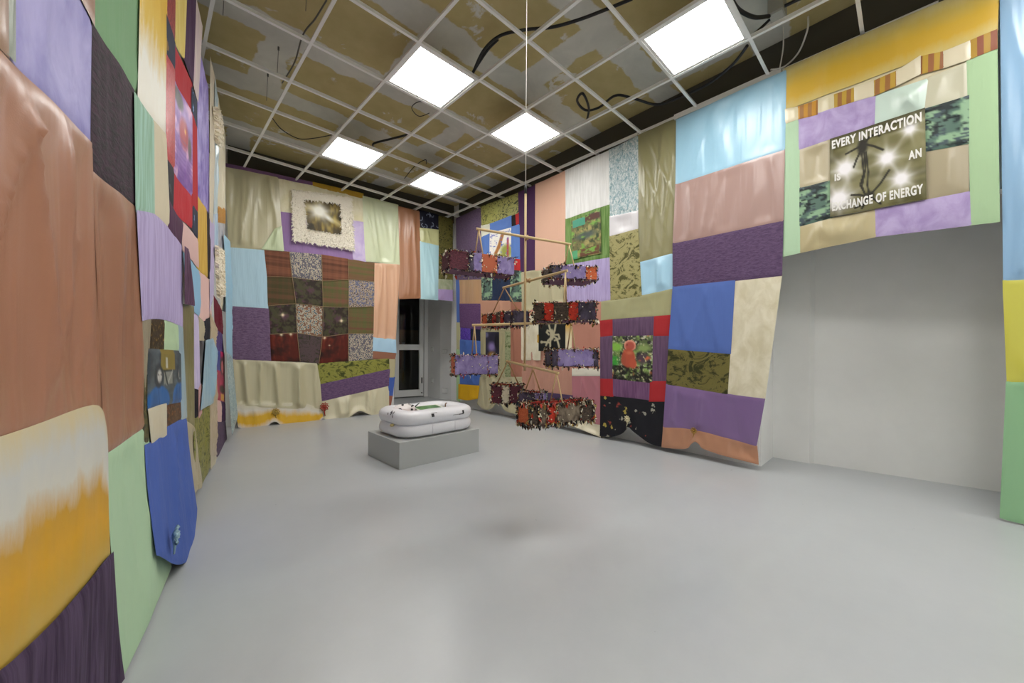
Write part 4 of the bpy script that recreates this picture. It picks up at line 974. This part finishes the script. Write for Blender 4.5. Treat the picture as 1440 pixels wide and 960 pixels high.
def hang_box(label, x, y, d, yaw, L, W, H, apex, along, panels, nb=260, fringe=.2, roll=0):
    """open tray: front-left-top corner at the given place, yaw turns its right end away"""
    P = at(x, y, d); a = math.radians(yaw)
    r0 = Vector((RT.x, RT.y, 0)).normalized(); f0 = Vector((FW.x, FW.y, 0)).normalized()
    X = r0 * math.cos(a) + f0 * math.sin(a); Y = f0 * math.cos(a) - r0 * math.sin(a); Z = Vector((0, 0, 1))
    cen = P + X * L/2 + Y * W/2
    root = thing('fabric_box', label, 'hanging box', (cen.x, cen.y, P.z - H), 'beaded fabric boxes hanging on the stick mobile')
    g = lambda u, v, w_: P + X*u + Y*v + Z*w_
    def slab(lo, hi):
        b = bmesh.new(); r = bmesh.ops.create_cube(b, size=1)
        for v in r['verts']: v.co = g(*[lo[i] + (v.co[i] + .5)*(hi[i] - lo[i]) for i in range(3)])
        bmesh.ops.bevel(b, geom=list(b.edges), offset=.002, segments=1, affect='EDGES'); bmesh.ops.recalc_face_normals(b, faces=b.faces); return b
    th = .006
    obj('bottom_panel', slab((0, 0, -H), (L, W, -H + th)), UNDER, root)
    b = slab((th, th, -H + th), (L - th, th*1.6, -.002))
    for q in (((th, W - th*1.6, -H + th), (L - th, W - th, -.002)), ((th, th*1.6, -H + th), (th*1.6, W - th*1.6, -.002)), ((L - th*1.6, th*1.6, -H + th), (L - th, W - th*1.6, -.002))):
        b2 = slab(*q); me = bpy.data.meshes.new('tmp'); b2.to_mesh(me); b2.free(); b.from_mesh(me); bpy.data.meshes.remove(me)
    o = obj('lining', b, LINING, root); o['label'] = 'red lining'
    def cell(u0, u1, v0, v1, key):
        o = obj('side_panel', slab((u0, v0, -H), (u1, v1, 0)), M(PANEL[key]), root)
        me = o.data; uvl = me.uv_layers.new(name='UVMap')
        for lp in me.loops:
            co = me.vertices[lp.vertex_index].co - P; uvl.data[lp.index].uv = (co.dot(X) * 2.2 + co.dot(Y)*2.2 + x, co.z * 2.2)
    fp, lp_, rp = panels
    tot = sum(w_ for _, w_ in fp); u = 0
    for key, w_ in fp:
        cell(u, u + L*w_/tot, 0, th, key); cell(u, u + L*w_/tot, W - th, W, key); u += L*w_/tot
    cell(0, th, th, W - th, lp_); cell(L - th, L, th, W - th, rp)
    ed = []
    for zz, ww in ((0, 1.1), (-H, 1.0)):
        c_ = [g(0, 0, zz), g(L, 0, zz), g(L, W, zz), g(0, W, zz)]
        for k in range(4): ed.append((c_[k], c_[(k+1) % 4], ww))
    for u_, v_ in ((0, 0), (L, 0), (L, W), (0, W)): ed.append((g(u_, v_, 0), g(u_, v_, -H), 1))
    u = 0
    for key, w_ in fp[:-1]: u += L*w_/tot; ed.append((g(u, -.003, 0), g(u, -.003, -H), .7))
    o = obj('bead_trim', bead_mesh(ed, nb, fringe), BEAD, root); o['label'] = 'black, cream and red beads and scraps along the edges'; o['kind'] = 'stuff'
    b = bmesh.new()                                  # a few white beads on the faces
    for _ in range(9): bmesh.ops.create_icosphere(b, subdivisions=1, radius=.004, matrix=Matrix.Translation(g(random.uniform(.03, L - .03), -.003, random.uniform(-H + .02, -.02))))
    for f in b.faces: f.smooth = True
    o = obj('face_beads', b, BEAD[1], root); o['kind'] = 'stuff'
    # straps up to the bar
    dz = (cen - EYEP).dot(FW); A = at(apex[0], apex[1], dz); A = Vector((cen.x, cen.y, A.z))
    feet = (g(0 + .02, W/2, 0), g(L - .02, W/2, 0)) if along else (g(L/2, .003, 0), g(L/2, W - .003, 0))
    for p in feet:
        b = bmesh.new(); tube(b, [A, p - Z*.01], .0042, 6); obj('strap', b, WOOD if not along else CORD, root)
    return A
A1 = hang_box('largest upper left box with wine red and orange flowered panels', 632, 350.5, 2.18, 27, .42, .15, .11, (672, 322), 0, ((('wine', .3), ('drk', .08), ('lil', .14), ('org', .26), ('lil', .3)), 'wine', 'lil'))
A2 = hang_box('upper right box with lilac face and one orange corner', 776, 372, 2.38, 10, .30, .24, .085, (797, 343), 0, ((('drk', .2), ('lil', .55), ('ora', .25)), 'blk', 'ora'))
A3 = hang_box('small slanting box seen end-on with orange and dark panels', 678, 443, 2.85, -57, .42, .13, .095, (697, 404), 1, ((('ora', .2), ('blk', .2), ('red', .14), ('fur', .16), ('red', .12), ('drk', .3)), 'ora', 'drk'))
A4 = hang_box('long dark box with bright red square panels', 750, 426, 2.22, -13, .355, .18, .105, (797, 381), 0, ((('blk', .2), ('red', .17), ('blk', .27), ('red', .17), ('drk', .3)), 'blk', 'red'), 320)
A5 = hang_box('lilac box with an orange end hanging far left over the pool', 640, 499.5, 2.44, 17, .285, .18, .125, (664, 457), 0, ((('lil', .75), ('lil', .25)), 'ora', 'drk'))
A6 = hang_box('lilac box hanging at the middle right in front of the red corner squares', 776, 491, 2.30, 8, .295, .18, .105, (808, 453), 0, ((('drk', .12), ('lil', .75), ('drk', .1)), 'drk', 'lil'))
A7 = hang_box('small wine red box with a cream square, lowest on the left', 691, 541.5, 2.52, -6, .20, .15, .118, (711, 508), 1, ((('wine', .35), ('cre', .25), ('wine', .4)), 'wine', 'drk'))
A9 = hang_box('smallest box of dark lilac with open red inside, under the rod', 729, 551, 2.36, -22, .15, .11, .098, (741, 519), 1, ((('drk', .7), ('lil', .3)), 'lil', 'lil'), 200)
A8 = hang_box('lowest box with brown fur panels and thick shaggy fringe', 745, 570, 2.1, 27, .445, .14, .115, (782, 524), 0, ((('blk', .15), ('fur', .14), ('red', .16), ('fur', .42), ('blk', .25)), 'ora', 'blk'), 900, .8)
def ext(a, b_, k=.015): d = (b_ - a).normalized(); return [a - d*k, b_ + d*k]
for a, b_ in ((A1, A2), (A3, A4), (A5, A6), (A7, A8)):
    b = bmesh.new(); e = ext(a, b_); tube(b, e, .0085, 8, False); o = obj('crossbar', b, WOOD, mob)
    # knotted loop tying the bar to the rod
    mid = min((a.lerp(b_, k/200) for k in range(201)), key=lambda p: (p.x-RX.x)**2 + (p.y-RX.y)**2)
    b = bmesh.new(); tube(b, [mid + Vector((0, 0, -.012)), Vector((RX.x, RX.y, mid.z + .012))], .006, 6); tube(b, [mid + Vector((0, 0, .012)), Vector((RX.x, RX.y, mid.z - .012))], .006, 6)
    obj('tie', b, CORD, mob)

# ------------------------------------------------------------------ cables over the grid
def cable(label, pts, rad=.012, mat=BLACK, z=None, name='ceiling_cable'):
    P = [onz(p[0], p[1], GZ + (p[2] if len(p) > 2 else .12)) for p in pts]
    b = bmesh.new(); tube(b, spline(P, 8), rad, 8); tag(obj(name, b, mat), label, 'cable', 'loose cables above the open ceiling grid')
F7 = lambda x, y, *z: (660 + x * .3889, y * .3889, *z)
F6 = lambda x, y, *z: (280 + x * .2917, y * .2917, *z)
cable('thick black cable curving from the big left light panel to the top', [F7(14, 262, .04), F7(50, 185, .1), F7(110, 130, .2), F7(200, 108, .2), F7(300, 98, .2), F7(400, 70, .2), F7(500, 32, .2), F7(590, -5, .2)])
cable('black cable looped beside the hanging cord and running right', [F7(425, 435, .2), F7(432, 390, .1), F7(410, 338, .08), F7(390, 365, .08), F7(420, 398, .1), F7(470, 388, .15), F7(530, 345, .1), F7(600, 358, .06), F7(680, 378, .06), F7(760, 352, .06), F7(860, 305, .05), F7(950, 235, .05), F7(1005, 165, .04)])
cable('black cable leading up to the junction box', [F7(945, -10, .1), F7(975, 35, .1), F7(1030, 62, .12), F7(1085, 58, .18)], .014)
cable('short black cable below the junction box', [F7(1020, 130, .06), F7(1050, 105, .1), F7(1085, 72, .18)], .010)
cable('black cable leaving the junction box to the right', [F7(1140, 22, .2), F7(1175, 5, .2), F7(1220, -15, .2)], .012)
cable('black cable hooked beside the second light panel', [F6(1150, 540, .08), F6(1080, 600, .1), F6(1010, 645, .1), F6(930, 668, .1), F6(845, 690, .12), F6(840, 708, .2)], .012)
cable('thin black loop of wire below the big left light panel', [F6(1110, 500, .2), F6(1060, 490, .1), F6(1025, 520, .08), F6(1060, 560, .1), F6(1110, 545, .2)], .004)
cable('thin dark wire sagging left of the second light panel', [F6(350, 565, .05), F6(400, 625, .1), F6(480, 668, .14), F6(560, 665, .14), F6(640, 650, .1)], .005)
cable('black cable reaching the right corner of the big left panel', [F6(1320, 348, .04), F6(1350, 300, .1), F6(1395, 235, .18), F6(1440, 190, .2)], .012)
cable('thin hooked wire above the third light panel', [F6(990, 860, .1), F6(1040, 800, .15), F6(1090, 770, .18), F6(1095, 790, .2)], .005)
cable('thin grey wire hanging in the left ceiling bays', [F6(615, 0, .25), F6(560, 90, .15), F6(500, 170, .06), F6(460, 300, .2), F6(400, 400, .2)], .006, STEEL)
cable('white cable hanging down beside the yellow banner', [F7(1225, 60, .25), F7(1222, 110, .15), F7(1190, 190, .08), F7(1140, 240, .02), F7(1090, 252, -.0)], .007, WIRE)
cable('second pale cable beside the yellow banner', [F7(1135, 95, .25), F7(1135, 170, .12), F7(1122, 250, -.02)], .005, WIRE)
jb = thing('junction_box', 'grey junction box above the grid near the largest light panel', 'junction box', tuple(onz(1093, 20, GZ + .2)))
p = onz(1093, 20, GZ + .2)
obj('box_body', bx((p.x - .07, p.y - .05, p.z - .02), (p.x + .07, p.y + .05, CZ), .006), solid('grey_box_plastic', '9a9a92', .5), jb)
obj('box_lid', bx((p.x - .062, p.y - .042, p.z - .026), (p.x + .062, p.y + .042, p.z - .02), .002), solid('grey_lid_plastic', 'a9a9a2', .5), jb)
for k, (x, y) in enumerate(((514, 60), (376, 375), (325, 490), (115, 80))):
    q0 = onz(*F6(x, y)[:2], GZ + .02); b = bmesh.new(); tube(b, [(q0.x, q0.y, GZ + .03), (q0.x + .01, q0.y, CZ)], .0022, 5); tube(b, [(q0.x + .01, q0.y, CZ - .03), (q0.x + .01, q0.y, CZ)], .008, 6)
    tag(obj('hanger_wire', b, STEEL), 'thin steel hanger wire in the ceiling bay ' + ('left of the big left light panel', 'over the left row of bays', 'left above the second light panel', 'in the far upper left bay')[k], 'wire', 'steel hanger wires of the grid')

# ------------------------------------------------------------------ switches and sockets in the recess
def plate(name, x, y, p0, p1, w_, h_, label, cat, rocker=True):
    pl = Plane(p0, (p1[0]-p0[0], p1[1]-p0[1]), (-(p0[1]-p1[1]), -(p1[0]-p0[0])))
    if pl.nm.dot(Vector((-1, -.2, 0))) < 0: pl.nm = -pl.nm
    u, v = pl.hit(x, y); o = thing(name, label, cat, tuple(pl.p(u, v - h_/2)))
    def pb(u0, u1, v0, v1, d0, d1):
        b = bmesh.new(); r = bmesh.ops.create_cube(b, size=1)
        for q in r['verts']: q.co = pl.p(u + u0 + (q.co.x+.5)*(u1-u0), v + v0 + (q.co.z+.5)*(v1-v0), d0 + (q.co.y+.5)*(d1-d0))
        bmesh.ops.bevel(b, geom=list(b.edges), offset=.002, segments=2, affect='EDGES'); bmesh.ops.recalc_face_normals(b, faces=b.faces); return b
    obj('cover_plate', pb(-w_/2, w_/2, -h_/2, h_/2, 0, .01), PLASTIC, o)
    n = 1 if w_ < .1 else 2
    for k in range(n):
        cx = 0 if n == 1 else (-.25 + .5*k)*w_
        obj('rocker' if rocker else 'socket_insert', pb(cx - .2*w_*(1.5 if n == 1 else 1), cx + .2*w_*(1.5 if n == 1 else 1), -h_*.35, h_*.35, .01, .014), FRAMEW, o)
plate('light_switch', 608, 491, (4.46, 7.31), (4.42, 6.76), .08, .08, 'upper white switch on the recess wall beside the door', 'switch')
plate('light_switch', 608, 535, (4.46, 7.31), (4.42, 6.76), .08, .08, 'lower white switch on the recess wall beside the door', 'switch')
plate('wall_socket', 626, 494, (4.42, 6.76), (4.58, 6.10), .12, .08, 'wall plate at mid height on the pale recess wall', 'socket', False)
plate('wall_socket', 626, 549, (4.42, 6.76), (4.58, 6.10), .14, .12, 'double wall socket low on the pale recess wall', 'socket', False)
